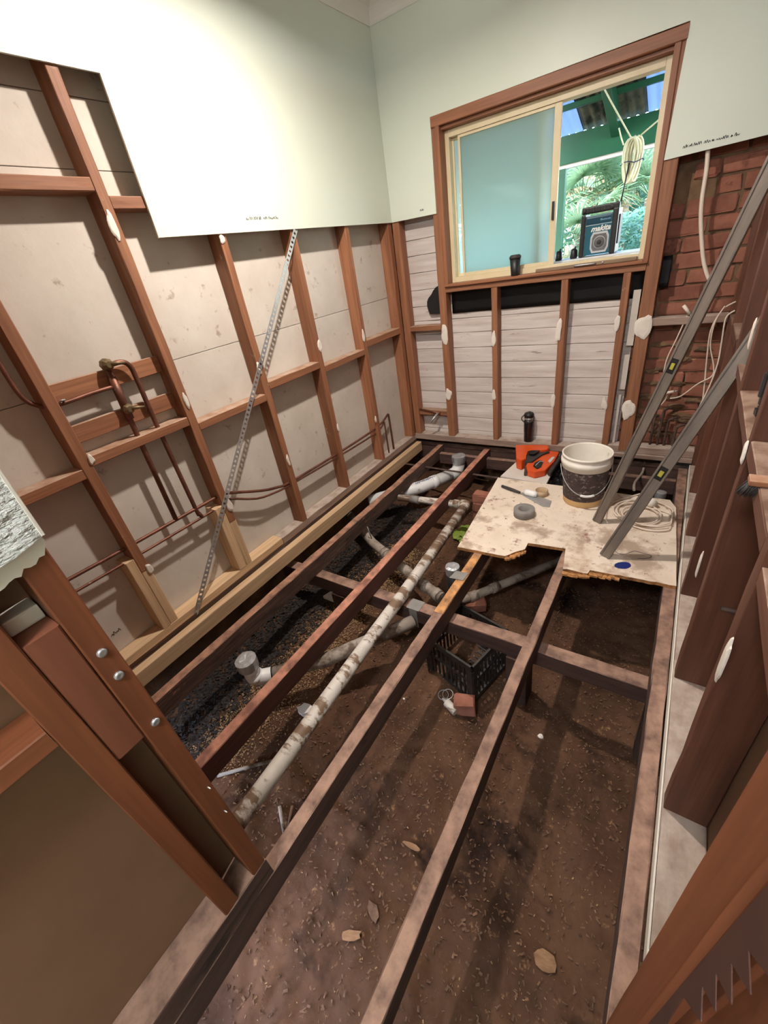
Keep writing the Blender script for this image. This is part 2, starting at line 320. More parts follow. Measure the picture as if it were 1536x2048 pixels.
# ------------------------------------------------------------ ground and floor frame
def gz(x, y):
    base = -.39 if x < .9 else -.39 - .21 * (min(x, 2.0) - .9)
    n = .035 * noise.noise(Vector((x * 2.1, y * 2.1, 0))) + .016 * noise.noise(Vector((x * 6, y * 6, 4))) + .011 * noise.noise(Vector((x * 17, y * 17, 8))) + .006 * noise.noise(Vector((x * 41, y * 41, 2)))
    trench = -.09 * math.exp(-((x - 1.0) / .16) ** 2) * (1 if y > -2.9 else .6)
    heap = .06 * math.exp(-((x - .55) / .2) ** 2 - ((y + 2.9) / .5) ** 2)
    return base + n + trench + heap
bm = bmesh.new(); nx, ny = 220, 330
X0, X1, Y0, Y1 = -.25, 2.75, -4.2, .3
vs = [[bm.verts.new((X0 + (X1 - X0) * i / nx, Y0 + (Y1 - Y0) * j / ny, gz(X0 + (X1 - X0) * i / nx, Y0 + (Y1 - Y0) * j / ny))) for j in range(ny + 1)] for i in range(nx + 1)]
for i in range(nx):
    for j in range(ny): bm.faces.new((vs[i][j], vs[i + 1][j], vs[i + 1][j + 1], vs[i][j + 1]))
floor = link('floor', bm2me(bm), None, None, [DIRT], 'bare brown soil below the stripped floor joists', None, None, 'structure', True)
def flakes(name, n, region, size, m, label, seed, lift=.003):
    rr = random.Random(seed); bm = bmesh.new()
    for _ in range(n):
        x, y = region(rr); z = gz(x, y) + rr.uniform(0, lift) + .002; a = rr.uniform(0, 6.28); s = rr.uniform(.4, 1) * size; t = rr.uniform(-.5, .5) * s
        l = s * rr.uniform(.25, .6); c, d = math.cos(a), math.sin(a)
        q = [(x + c * s * u - d * l * v, y + d * s * u + c * l * v, z + t * u * v + abs(t) * .3) for u, v in ((-1, -1), (1, -.6), (.8, 1), (-1, .7))]
        bm.faces.new([bm.verts.new(p) for p in q])
    me = bpy.data.meshes.new(name); bm.to_mesh(me); bm.free()
    return link(name, me, floor, None, [m], label, None, None, 'stuff')
flakes('wood_shavings', 11000, lambda r: (min(.72, max(.1, r.gauss(.47, .1))), r.uniform(-3.1, -1.15)), .0065, SHAV, 'pale wood shavings scattered along the left of the soil', 3, .008)
flakes('straw_crumbs', 1300, lambda r: (r.uniform(.2, 2.2), r.uniform(-3.7, -.1)), .0048, SHAV, 'straw coloured crumbs spread thinly over the soil', 4)
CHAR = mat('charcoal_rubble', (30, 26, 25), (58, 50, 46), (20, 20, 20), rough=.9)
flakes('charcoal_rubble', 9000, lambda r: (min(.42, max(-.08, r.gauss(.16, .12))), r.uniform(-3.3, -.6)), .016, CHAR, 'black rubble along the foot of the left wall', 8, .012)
flakes('soil_crumbs', 12000, lambda r: (r.uniform(.0, 2.3), r.uniform(-3.9, 0)), .009, LITTER, 'loose soil crumbs lying over the ground', 5, .006)
# joists (tops at z=0) and the bearer under them
tbox('joist', .222, .276, -3.6, -.0, -.115, 0, W_ROT, floor, .002, .008, label='weathered grey-brown joist with a rotted splintered top')
tbox('joist', .692, .745, -3.6, -.0, -.115, 0, W_JOISTR, floor, .001, label='red-brown joist with a clean straight top')
tbox('joist', 1.198, 1.250, -1.50, -.0, -.115, .0, W_JOIST, floor, .001)
tbox('joist', 1.198, 1.250, -2.03, -1.501, -.115, .0, W_CUT, floor, .001, label='joist length with a fresh orange planed top')
tbox('joist', 1.198, 1.250, -4.2, -2.031, -.115, 0, W_JOIST, floor, .0015, .003)
tbox('joist', 1.667, 1.717, -4.2, -.0, -.115, 0, W_JOIST, floor, .0015, .003)
tbox('joist', 2.172, 2.226, -4.2, -.0, -.115, 0, W_JOIST, floor, .0015, .003, label='dusty wide joist along the right wall')
tbox('bearer', -.05, 2.30, -1.968, -1.895, -.215, -.1155, W_JOIST, floor, .0015, .003, label='bearer crossing under the joists in mid room')
tbox('bearer', -.05, 2.30, .0, .075, -.16, -.02, W_JOIST, floor, .0015, .003, label='dark bearer at the window wall')
tbox('ledger_beam', .010, .062, -3.3, -.06, -.062, .03, W_PINE, floor, .0008, label='new pale pine beam along the left wall')
tbox('trimmer', .28, .69, -.115, -.07, -.15, -.05, W_JOIST, floor, .001)
tbox('trimmer', .75, 1.195, -.115, -.07, -.15, -.05, W_JOIST, floor, .001)
tbox('trimmer', 1.72, 2.17, -.145, -.1, -.16, -.05, W_JOIST, floor, .001)
# stumps under the bearer
for (x, y) in ((.45, -1.93), (1.62, -1.93), (2.24, -1.93)):
    b = gz(x, y) - .03
    tbox('stump', x - .055, x + .055, y - .055, y + .055, b, -.216, mat('stump_wood', (58, 40, 34), (84, 60, 50), (6, 6, 6), rough=.9, bump=.5) if x < .5 else bpy.data.materials['stump_wood'], floor, .002)

# ------------------------------------------------------------ left wall
wl = thing('wall_left', 'open stud wall on the left with pale sheeting behind the studs', None, (0, -1.6, 0), kind='structure')
for (z0, z1) in ((.0, 1.3255), (1.3285, 2.0835), (2.0865, 2.311), (2.314, 2.95)):
    box('sheet', -.102, -.09, -3.32, .06, z0, z1, SHEET, wl, .0012)
SD = -.089
for (ya, yb, z0, z1) in ((-3.30, -3.255, .1, 2.9), (-2.785, -2.739, .46, 2.9), (-2.245, -2.199, .42, 2.9), (-1.715, -1.668, .096, 2.9), (-1.19, -1.143, .096, 2.9), (-.655, -.61, .096, 2.9), (-.108, -.052, .096, 2.9)):
    tbox('stud', SD, 0, ya, yb, z0, z1, W_STUD, wl, .0012, .0015)
tbox('stud', SD, 0, -2.785, -2.7395, .101, .455, W_PINE, wl, label='new pine stud foot'); tbox('sister_stud', -.092, .001, -2.829, -2.786, .101, .545, W_PINE, wl, label='new pine sister block')
tbox('stud', SD, 0, -2.245, -2.1995, .101, .415, W_PINE, wl, label='new pine stud foot'); tbox('sister_stud', -.092, .001, -2.299, -2.246, .101, .54, W_PINE, wl, label='new pine sister block')
for (ya, yb, z0, z1) in ((-3.254, -2.786, .985, 1.03), (-2.738, -2.246, 1.024, 1.068), (-2.198, -1.716, .978, 1.020), (-1.667, -1.191, 1.033, 1.078), (-1.142, -.656, .995, 1.038), (-.609, -.109, 1.042, 1.09), (-3.254, -2.246, 1.997, 2.043), (-2.198, -1.716, 1.94, 1.985)):
    tbox('nogging', SD, -.001, ya, yb, z0, z1, W_STUD, wl, .0012)
tbox('fixing_board', -.07, -.05, -2.738, -2.246, 1.297, 1.372, W_STUD, wl, .001, label='upper pipe fixing board between the studs')
tbox('fixing_board', -.07, -.05, -2.738, -2.246, 1.122, 1.198, W_STUD, wl, .001, label='lower pipe fixing board between the studs')
tbox('bottom_plate', -.088, -.001, -1.925, -.02, .045, .095, W_PLATE, wl, .0015, .002, label='old dusty bottom plate')
tbox('bottom_plate', -.088, .0, -3.3, -1.93, .052, .100, W_PINE, wl, .001, label='new pine bottom plate')
tbox('sole_board', -.09, -.012, -3.3, -.02, -.03, .044, W_PLATE, wl, .0015, .002)
# green plasterboard
LDRY = [(-3.32, 2.363), (-2.05, 2.363), (-2.05, 1.832), (-.06, 1.834), (-.06, 2.93), (-3.32, 2.93)]
ld = poly('plasterboard', LDRY, .010, GREEN, wl, wallx(.0005), label='pale green painted plasterboard on the left wall')
poly('board_edge', [(-2.052, 1.8305), (-2.0485, 1.8305), (-2.0485, 2.3625), (-2.052, 2.3625)], .0098, GYPS, wl, wallx(.0004))
scribble(ld, 'handwriting', [(0, .018), (.026, .02), (.055, .03), (.094, .014), (.125, .03), (.165, .075)], .017, INK, Matrix.Translation(Vector((.0108, HX(493, 441, .011).y, HX(493, 441, .011).z))) @ wallx(0) , 3)
for i, (px, py, ru, rv) in enumerate(((225, 452, .018, .055), (443, 476, .017, .022), (372, 800, .012, .045), (640, 693, .016, .045), (727, 672, .015, .045), (518, 738, .016, .036), (676, 856, .012, .038), (576, 922, .014, .04), (299, 1137, .014, .03), (458, 1008, .018, .045), (751, 838, .012, .03), (181, 918, .012, .022))):
    p = HX(px, py, .001); daub(wl, (.0012, p.y, p.z), 0, ru, rv, i + 1, DAUB)
q = HX(235, 1265, -.0895); scribble(wl, 'pencil_mark', [(0, .05)], .02, INK, Matrix.Translation(Vector((-.0893, q.y - .03, q.z))) @ wallx(0), 9)

# ------------------------------------------------------------ window wall
YB = -.05
wb = thing('wall_back', 'window wall with open studs, whitewashed boards and a strip of brickwork', None, (1.1, 0, 0), kind='structure')
zz = .02; k = 0; rp = random.Random(5)
while zz < 2.9:
    hh = rp.uniform(.108, .13)
    if not (1.36 < zz + hh / 2 < 2.30):
        tbox('plank', -.085, 1.748, .042 + rp.uniform(0, .004), .06, zz + .0015, zz + hh - .0015, WHITEW, wb, .0012, .0015)
    else:
        tbox('plank', -.085, .44, .042 + rp.uniform(0, .004), .06, zz + .0015, zz + hh - .0015, WHITEW, wb, .0012, .0015)
    zz += hh
tbox('stud', .002, .064, YB, .038, .112, 2.9, W_STUD, wb, .0012, .001)
tbox('stud', .358, .421, YB, .038, .112, 2.9, W_STUD, wb, .0012, .001)
for (a, b) in ((.789, .834), (1.281, 1.327), (1.652, 1.697)):
    tbox('stud', a, b, YB + .002, .038, .112, 1.309, W_STUD, wb, .0012, .0012)
tbox('stud', 1.771, 1.848, YB, .038, .112, 2.9, W_STUD, wb, .0012, .001)
tbox('sill_trimmer', .422, 1.770, YB - .002, .038, 1.310, 1.347, W_STUD, wb, .001)
tbox('nogging', .065, .357, YB + .002, .038, 1.040, 1.08, W_STUD, wb); tbox('nogging', .065, .357, YB + .012, .038, .30, .345, W_STUD, wb)
tbox('nogging', 1.849, 2.238, YB + .004, .03, .985, 1.03, W_PLATE, wb)
tbox('bottom_plate', .0, 1.60, YB - .004, .04, .055, .111, W_PLATE, wb, .0015, .0025); tbox('bottom_plate', 1.601, 2.238, YB + .004, .04, .095, .150, W_PLATE, wb, .0015, .003)
tbox('packing_strip', 1.601, 2.238, YB - .006, .04, .06, .094, W_PLATE, wb, .0015, .003)
for (x0, x1, z0, z1) in ((1.718, 1.760, .86, 1.20), (1.712, 1.752, .56, .80), (1.716, 1.735, .15, .52)):
    box('cement_strip', x0, x1, .0, .012, z0, z1, SHEET, wb, .0015)
# membrane
def wavy_strip(name, x0, x1, z0, z1, y, amp, m, parent, n=40, **kw):
    bm = bmesh.new(); rows = []
    for i in range(n + 1):
        x = x0 + (x1 - x0) * i / n
        rows.append([bm.verts.new((x, y + amp * noise.noise(Vector((x * 5, z * 7, 3))) - (.03 * (1 - (x - x0) / .12) ** 2 if (kw.get('curl') and x < x0 + .12) else 0), z)) for z in [z0 + (z1 - z0) * j / 6 for j in range(7)]])
    kw.pop('curl', None)
    for a, b in zip(rows, rows[1:]):
        for j in range(6): bm.faces.new((a[j], b[j], b[j + 1], a[j + 1]))
    bmesh.ops.solidify(bm, geom=bm.faces[:], thickness=.0015)
    return link(name, bm2me(bm), parent, None, [m], smooth=True, **kw)
wavy_strip('damp_membrane', .43, 1.768, 1.148, 1.335, .036, .004, MEMB, wb, label='black plastic membrane under the window')
poly('damp_membrane', [(.357, 1.158), (.236, 1.158), (.222, 1.19), (.215, 1.22), (.218, 1.255), (.232, 1.28), (.262, 1.305), (.28, 1.33), (.305, 1.352), (.357, 1.372)], .003, MEMB, wb, wally(.012), label='curled black membrane flap left of the window stud')
wavy_strip('damp_membrane', 1.85, 1.90, 1.20, 1.37, .0, .02, MEMB, wb, 10, label='loose black membrane scrap by the brickwork')
# bricks
def brick_mesh(seed, l=.225, d=.09, h=.077):
    rr = random.Random(seed); bm = bmesh.new(); add_box(bm, -l / 2, l / 2, -d / 2, d / 2, -h / 2, h / 2)
    bmesh.ops.bevel(bm, geom=bm.edges[:], offset=.008, segments=1, affect='EDGES')
    for v in bm.verts: v.co += Vector((rr.uniform(-.006, .006), rr.uniform(-.006, .006), rr.uniform(-.006, .006)))
    return bm2me(bm)
BR = [brick_mesh(i) for i in range(6)]; BRH = [brick_mesh(i + 10, .11) for i in range(4)]
box('mortar_bed', 1.66, 2.46, .072, .15, .05, 1.335, MORTAR, wb, 0); box('mortar_bed', 1.80, 2.46, .072, .15, 1.336, 2.9, MORTAR, wb, 0)
rb = random.Random(12); z = .10; c = 0
while z < 2.0:
    x = (1.80 if 1.29 < z < 2.4 else 1.62) - (.12 if c % 2 and not 1.29 < z < 2.4 else 0) + rb.uniform(-.012, .012)
    first = c % 2
    while x < 2.42:
        half = first or rb.random() < .16; first = 0; l = .11 if half else .225
        if rb.random() > .05:
            o = link('brick', (BRH if half else BR)[rb.randrange(4 if half else 6)], wb, Matrix.Translation((x + l / 2, .105 + rb.uniform(-.008, .006), z)) @ Euler((rb.uniform(-.02, .02), rb.uniform(-.02, .02), rb.uniform(-.03, .03))).to_matrix().to_4x4(), [BRICKM])
        x += l + rb.uniform(.010, .016)
    z += .0875; c += 1
for i in range(26):   # smeared mortar lumps in the joints
    p = Vector((rb.uniform(1.86, 2.2), .056, .12 + rb.random() * .75)); bm = bmesh.new(); bmesh.ops.create_icosphere(bm, subdivisions=2, radius=1)
    for v in bm.verts: v.co = Vector((v.co.x * .05, v.co.y * .012, v.co.z * .016)) * (1 + .6 * noise.noise(v.co * 2 + Vector((i, 0, 0))))
    link('mortar_lump', bm2me(bm), wb, Matrix.Translation(p), [MORTAR])
# plasterboard on the window wall
RD = [(.011, 1.834), (.392, 1.828), (.392, 2.352), (1.806, 2.358), (1.776, 1.836), (2.238, 1.845), (2.238, 2.93), (.011, 2.93)]
RD = [(.011, 1.834), (.392, 1.828), (.394, 2.350), (1.800, 2.357), (1.779, 1.836), (2.238, 1.845), (2.238, 2.93), (.011, 2.93)]
rd = poly('plasterboard', RD, -.010, GREEN, wb, wally(YB - .0005), label='pale green painted plasterboard around the window')
q = HY(1366, 297, -.062)
scribble(rd, 'handwriting', [(0, .02), (.026, .014), (.045, .034), (.09, .027), (.123, .008), (.14, .05), (.2, .008), (.215, .02)], .014, INK, Matrix.Translation(Vector((q.x, -.0615, q.z))) @ wally(0), 4)
q = HY(840, 423, -.062); scribble(rd, 'pencil_mark', [(0, .03)], .014, INK, Matrix.Translation(Vector((q.x, -.0615, q.z))) @ wally(0), 5)
for i, (px, py, ru, rv) in enumerate(((889, 670, .030, .075), (897, 788, .035, .05), (988, 676, .018, .06), (988, 791, .02, .045), (1118, 662, .02, .075), (1106, 800, .02, .05), (1235, 644, .02, .05), (1286, 655, .045, .075), (1258, 820, .043, .07), (1209, 806, .02, .045))):
    p = HY(px, py, YB); daub(wb, (p.x, YB - .0035 + (0 if ru > .025 else .001), p.z), 1, ru, rv, i + 40, DAUB, -1)
# ------------------------------------------------------------ window
w1 = thing('window_1', 'cream aluminium sliding window in a timber surround, slid open on the right', None, (1.1, 0, 1.35), kind='structure')
tbox('head_liner', .394, 1.800, -.064, .10, 2.296, 2.352, W_WIN, w1, .0005)
tbox('head_bead', .440, 1.770, -.03, .10, 2.276, 2.2955, W_WIN, w1, .0005)
tbox('side_liner', .422, .452, -.062, .10, 1.3475, 2.2955, W_WIN, w1, .0005); tbox('side_liner', 1.748, 1.778, -.058, .10, 1.3475, 2.2955, W_WIN, w1, .0005)
tbox('sill', .4525, 1.7475, -.07, .16, 1.348, 1.368, W_WIN, w1, .0005)
tbox('sill_nosing', .425, 1.775, -.072, -.056, 1.349, 1.362, W_WIN, w1, .0005)
def frame(parent, nm, x0, x1, z0, z1, y0, y1, ws, m, bev=.002):
    wl_, wr_, wb_, wt_ = ws
    box(nm, x0, x0 + wl_, y0, y1, z0, z1, m, parent, bev); box(nm, x1 - wr_, x1, y0, y1, z0, z1, m, parent, bev)
    box(nm, x0 + wl_, x1 - wr_, y0, y1, z0, z0 + wb_, m, parent, bev); box(nm, x0 + wl_, x1 - wr_, y0, y1, z1 - wt_, z1, m, parent, bev)
frame(w1, 'outer_frame', .4525, 1.7475, 1.3685, 2.2755, .02, .10, (.03, .032, .035, .04), ALCREAM)
frame(w1, 'sliding_sash', .541, 1.205, 1.404, 2.2351, .03, .052, (.016, .04, .022, .016), ALCREAM)
box('frosted_pane', .5575, 1.1645, .039, .043, 1.4265, 2.2185, FROST, w1, 0, label='frosted sliding pane')
frame(w1, 'fixed_sash', .483, 1.110, 1.404, 2.2351, .066, .088, (.012, .04, .02, .016), ALCREAM)
box('frosted_pane', .4955, 1.0695, .075, .079, 1.4245, 2.2185, FROST, w1, 0, label='frosted fixed pane')
box('sash_latch', 1.178, 1.192, .018, .03, 1.66, 1.76, BLACKP, w1, .002, label='black latch')
tbox('bottom_track', 1.10, 1.71, -.02, .0195, 1.3685, 1.388, WEATH, w1, .001)
tube('track_handle', [(1.35, -.022, 1.381), (1.36, -.028, 1.381), (1.47, -.028, 1.381), (1.48, -.022, 1.381)], .005, STEEL, w1, 8)
lathe('track_screw', [(0, .004), (.006, .002), (.007, 0)], STEEL, w1, Matrix.Translation((1.52, -.021, 1.381)) @ Matrix.Rotation(math.pi / 2, 4, 'X'), 10)
box('outer_ledge', .30, 1.95, .162, .42, 1.375, 1.41, GUTTER, w1, .003, label='white ledge outside the window')

# ------------------------------------------------------------ right wall
XR = 2.24
wr = thing('wall_right', 'open stud wall on the right in dark red-brown hardwood', None, (2.29, -1.6, 0), kind='structure')
box('panel', 2.352, 2.364, -3.1, .06, .0, 2.95, PANEL, wr, 0)
for y in (-.05, -.46, -.97, -1.487, -2.0, -2.52):
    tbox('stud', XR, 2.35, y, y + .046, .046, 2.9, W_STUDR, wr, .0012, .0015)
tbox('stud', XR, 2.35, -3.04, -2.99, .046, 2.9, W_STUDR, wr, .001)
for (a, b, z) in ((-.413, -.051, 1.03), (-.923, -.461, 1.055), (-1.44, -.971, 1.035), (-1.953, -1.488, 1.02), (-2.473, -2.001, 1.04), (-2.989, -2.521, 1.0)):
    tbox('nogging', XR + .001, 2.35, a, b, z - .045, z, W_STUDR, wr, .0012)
tbox('bottom_plate', 2.237, 2.35, -3.3, -.05, -.0, .045, W_PLATE, wr, .001, .0015)
box('edge_strip', 2.2305, 2.2355, -3.3, -.05, -.002, .047, GYPS, wr, .0005)
for i, (px, py, ru, rv) in enumerate(((1450, 1325, .016, .075), (1400, 1130, .012, .06))):
    p = HX(px, py, XR); daub(wr, (XR - .001, p.y, p.z), 0, ru, rv, i + 70, DAUB, -1)
daub(wr, (XR - .001, -1.98, 1.0), 0, .014, .035, 77, DAUB, -1)
# ------------------------------------------------------------ stub wall beside the doorway (left foreground)
XS = 1.25
ws = thing('wall_front', 'stub wall in the left foreground with double studs and spacer block', None, (XS - .045, -3.5, 0), kind='structure')
st1 = tbox('stud', 1.160, XS, -3.304, -3.258, .095, 2.9, W_JAMB, ws, .0006)
st2 = tbox('stud', 1.160, XS, -3.408, -3.362, .095, 2.9, W_JAMB, ws, .0006)
tbox('spacer_block', 1.160, XS - .002, -3.361, -3.305, .83, 1.158, mat('spacer_wood', (116, 68, 48), (138, 84, 62), (1, 14, 14), rough=.5), ws, .0005)
tbox('nogging', 1.160, XS - .001, -4.2, -3.409, .955, 1.0, W_JAMB, ws, .0006)
tbox('stud', 1.160, XS, -4.25, -4.2, .095, 2.9, W_JAMB, ws, .0006)
tbox('bottom_plate', 1.155, XS + .002, -4.4, -3.256, .045, .094, W_JOIST, ws, .001)
tbox('sole_board', 1.155, XS, -4.4, -3.256, .001, .044, W_JOIST, ws, .001)
box('panel', 1.145, 1.1555, -4.4, -3.30, .0, 2.95, PANEL, ws, 0)
box('insulation_scrap', 1.158, 1.20, -3.36, -3.306, 1.159, 1.19, SHEET, ws, .004)
for (px, py) in ((203, 1305), (237, 1350), (310, 1443)):
    p = HX(px, py, XS); sc_ = lathe('screw', [(0, .003), (.004, .0055), (.008, .005), (.009, .001), (.009, -.002), (0, -.002)], STEEL, st1, Matrix.Translation((XS + .001, p.y, p.z)) @ Matrix.Rotation(math.pi / 2, 4, 'Y'), 14)
for (px, py) in ((415, 1575), (448, 1622)):
    p = HX(px, py, XS); tube('nail', [(XS - .01, p.y, p.z), (XS + .012, p.y + .002, p.z + .003)], .0016, STEEL, st1, 6)
# torn textured lining above
ed = [(-3.255, 1.30)] + [(-3.255 - .008 * i - .003, 1.283 + .010 * noise.noise(Vector((i * .9, 2, 0))) - .002 * i) for i in range(1, 13)] + [(-3.7, 1.27), (-4.4, 1.26), (-4.4, 2.93), (-3.255, 2.93)]
tx = poly('textured_lining', [(-3.2545, 1.315), (-3.30, 1.303), (-3.34, 1.298), (-4.4, 1.25), (-4.4, 2.93), (-3.2545, 2.93)], .013, TEXT_P, ws, wallx(XS + .003), label='torn white textured wall lining')
poly('board_core', ed, .0025, GYPS, ws, wallx(XS + .0004), label='broken plasterboard edge')
box('edge_bead', XS + .001, XS + .0175, -3.2575, -3.2525, 1.315, 2.9, GYPS, ws, .0008)
# wall that closes the room to the left of the stub wall
wf = box('wall_near', -.1, 1.145, -3.42, -3.325, -.1, 2.95, PANEL, None, 0, label='plain lining closing the room behind the stub wall', kind='structure')
# ------------------------------------------------------------ doorway jamb (right foreground)
d1 = thing('door_1', 'brown timber door jamb in the right foreground', None, (2.2, -3.15, 0), kind='structure')
tbox('jamb', 2.15, 2.235, -3.182, -3.106, .0, 2.6, W_JAMB, d1, .0004)
tbox('door_stop', 2.145, 2.162, -3.205, -3.185, .0, 2.6, W_JAMB, d1, .0004)
tbox('jamb', 2.158, 2.235, -3.40, -3.1825, .0, 2.6, W_JAMB, d1, .0004)
# ------------------------------------------------------------ ceiling, cornices, hall shell, roof above
box('ceiling', -.12, 2.36, -3.42, .08, 2.985, 3.02, CEIL, None, 0, label='white ceiling', kind='structure')
def cove(name, p, q, inward, label):
    p, q, n = Vector(p), Vector(q), Vector(inward); prof = [(0, -.105), (.004, -.105), (.008, -.095)] + [(.09 - .082 * math.cos(a), -.01 - .085 * (1 - math.sin(a))) for a in [math.pi / 2 * i / 8 for i in range(9)]] + [(.1, -.008), (.1, 0), (0, 0)]
    bm = bmesh.new(); A = [bm.verts.new(p + n * u + Vector((0, 0, v))) for u, v in prof]; B = [bm.verts.new(q + n * u + Vector((0, 0, v))) for u, v in prof]
    for i in range(len(prof)): bm.faces.new((A[i], A[(i + 1) % len(prof)], B[(i + 1) % len(prof)], B[i]))
    bm.faces.new(A); bm.faces.new(B[::-1]); return link(name, bm2me(bm), None, None, [CEIL], label, None, None, 'structure')
cove('trim_1', (.0115, -3.32, 2.984), (.0115, -.062, 2.984), (1, 0, 0), 'white cornice along the left wall')
cove('trim_2', (.0115, -.0615, 2.984), (2.24, -.0615, 2.984), (0, -1, 0), 'white cornice along the window wall')
box('ceiling_hall', -.12, 3.4, -7.0, -3.425, 2.985, 3.02, CEIL, None, 0, label='white hall ceiling', kind='structure')
box('wall_hall_right', 3.3, 3.4, -7.0, -3.0, -.7, 2.98, GREEN, None, 0, label='hall wall on the right', kind='structure')
box('wall_hall_back', 1.1, 3.4, -7.1, -7.0, -.7, 2.98, GREEN, None, 0, label='hall wall at the far end', kind='structure')
box('wall_hall_left', 1.10, 1.144, -7.0, -4.405, -.7, 2.98, GREEN, None, 0, label='hall wall on the left', kind='structure')
box('wall_hall_return', 2.366, 3.3, -3.1, -3.0, -.7, 2.98, GREEN, None, 0, label='hall wall beside the doorway', kind='structure')
box('floor_hall', 1.1, 3.4, -7.0, -4.205, -.6, -.0, W_JOIST, None, 0, label='timber floor of the hall', kind='structure')
for (nm, a) in (('wall_footing_left', (-.2, -.103, -4.2, .2, -.75, -.005)), ('wall_footing_right', (2.366, 2.47, -4.2, .2, -.75, -.005)), ('wall_footing_back', (-.2, 2.45, .16, .24, -.75, .05)), ('wall_footing_near', (-.2, 1.1, -4.3, -4.2, -.75, -.0))):
    box(nm, *a, MORTAR, None, 0, label='masonry footing under the room, ' + nm.split('_')[-1] + ' side', kind='structure')
box('wall_outside_left', -.2, -.104, -3.5, .2, .0, 3.2, SHEET, None, 0, label='outer cladding behind the left wall', kind='structure')
bm = bmesh.new(); 
for a in ((-.2, .40, .0, 3.2), (1.80, 2.6, .0, 3.2), (.40, 1.80, .0, 1.345), (.40, 1.80, 2.36, 3.2)): add_box(bm, a[0], a[1], .152, .161, a[2], a[3])
link('wall_outside_back', bm2me(bm), None, None, [SHEET], 'outer cladding around the window', None, None, 'structure')
box('roof_house', -.8, 3.9, -7.6, .55, 3.25, 3.35, ROOFDK, None, 0, label='house roof above the ceiling', kind='structure')
# assumed lamp: unseen bulb, shaped as a downlight under the ceiling, above the picture
lp = thing('assumed_ceiling_lamp', 'assumed small round downlight under the ceiling', 'lamp', (LAMP.x, LAMP.y, 2.984))
lathe('housing', [(0, .0), (.055, 0), (.055, -.118), (.047, -.12), (0, -.118)], CEIL, lp, Matrix.Translation((LAMP.x, LAMP.y, 2.984)), 24)
bd = bpy.data.lights.new('bulb', 'AREA'); bd.shape = 'DISK'; bd.size = .085; bd.spread = math.radians(168); bd.energy = LAMP_W; bd.color = LAMP_COL
bo = bpy.data.objects.new('bulb', bd); COL.objects.link(bo); bo.parent = lp; bo.matrix_parent_inverse = WM[lp].inverted(); bo.location = LAMP
hl = thing('assumed_hall_lamp', 'assumed, unseen fill lamp on the hall ceiling behind the doorway', 'lamp', (HALL.x, HALL.y, 2.984))  # unseen lamp, assumed from the lit foreground and added as fill
lathe('ceiling_rose', [(0, 0), (.06, 0), (.06, -.02), (.02, -.03), (.02, -.07), (0, -.07)], CEIL, hl, Matrix.Translation((HALL.x, HALL.y, 2.984)), 24)
hd_ = bpy.data.lights.new('hall_fill', 'POINT'); hd_.energy = HALL_W; hd_.color = HALL_COL; hd_.shadow_soft_size = .16
ho = bpy.data.objects.new('hall_fill', hd_); COL.objects.link(ho); ho.parent = hl; ho.matrix_parent_inverse = WM[hl].inverted(); ho.location = HALL

# ------------------------------------------------------------ pipes on the left wall
def pipe(name, pts, r, m, label, cat='pipe', group=None, smooth=0, n=10, parent=None):
    return tube(name, pts, r, m, parent, n, smooth, label=label, cat=cat, group=group)
tap = thing('shower_mixer', 'tarnished copper mixer assembly with two brass taps between the left studs', 'tap', (-.03, -2.49, 1.02))
tube('riser', [(-.03, -2.507, .592), (-.03, -2.50, 1.0), (-.03, -2.497, 1.12), (-.03, -2.49, 1.38)], .012, COPPER, tap, 12)
tube('body', [(-.03, -2.495, 1.15), (-.03, -2.49, 1.34)], .018, COPPER, tap, 12)
tube('outlet_pipe', smooth_path([(-.03, -2.485, 1.385), (-.022, -2.43, 1.388), (-.02, -2.40, 1.365), (-.025, -2.392, 1.30), (-.03, -2.392, 1.08), (-.03, -2.385, .60), (-.03, -2.378, .56), (-.03, -2.37, .535)], 5), .011, COPPER, tap, 12)
for (y, z) in ((-2.488, 1.392), (-2.488, 1.195)):
    vb = link('valve', None, tap, Matrix.Translation((-.03, y, z)))
    bm = bmesh.new(); add_lathe(bm, [(0, -.022), (.02, -.022), (.026, -.012), (.026, .012), (.02, .024), (.014, .03), (0, .03)], 8, smooth=False)
    me = bm2me(bm); bpy.data.objects.remove(vb)
    vb = link('valve', me, tap, Matrix.Translation((-.028, y, z)) @ Matrix.Rotation(math.pi / 2, 4, 'Y'), [BRASS])
    tube('spindle', [(-.02, y, z), (.012, y + .02, z), (.02, y + .055, z - .006)], [.009, .008, .004], BRASS, vb, 10)
tube('saddle_clip', [(-.048, -2.725, 1.29), (-.012, -2.725, 1.31), (-.012, -2.71, 1.31), (-.048, -2.71, 1.29)], .004, STEEL, tap, 6)
pipe('copper_pipe', [(-.03, -2.505, 1.30), (-.03, -2.60, 1.300), (-.028, -2.735, 1.296), (-.03, -2.80, 1.315), (-.032, -2.835, 1.38), (-.034, -2.835, 1.60), (-.034, -2.83, 1.9)], .009, COPPER, 'bent copper pipe rising left of the mixer past the stud', smooth=5)
pipe('copper_pipe', [(-.035, -3.25, .613), (-.035, -3.05, .610), (-.03, -2.80, .603), (-.03, -2.25, .590), (-.03, -2.19, .585), (-.025, -1.95, .475), (-.03, -1.815, .428), (-.032, -1.69, .405), (-.032, -1.15, .385), (-.03, -.62, .385), (-.03, -.445, .430), (-.03, -.43, .432), (-.03, -.42, .40), (-.03, -.415, .09)], .009, COPPER, 'upper long copper pipe running through the left studs to the corner', smooth=3)
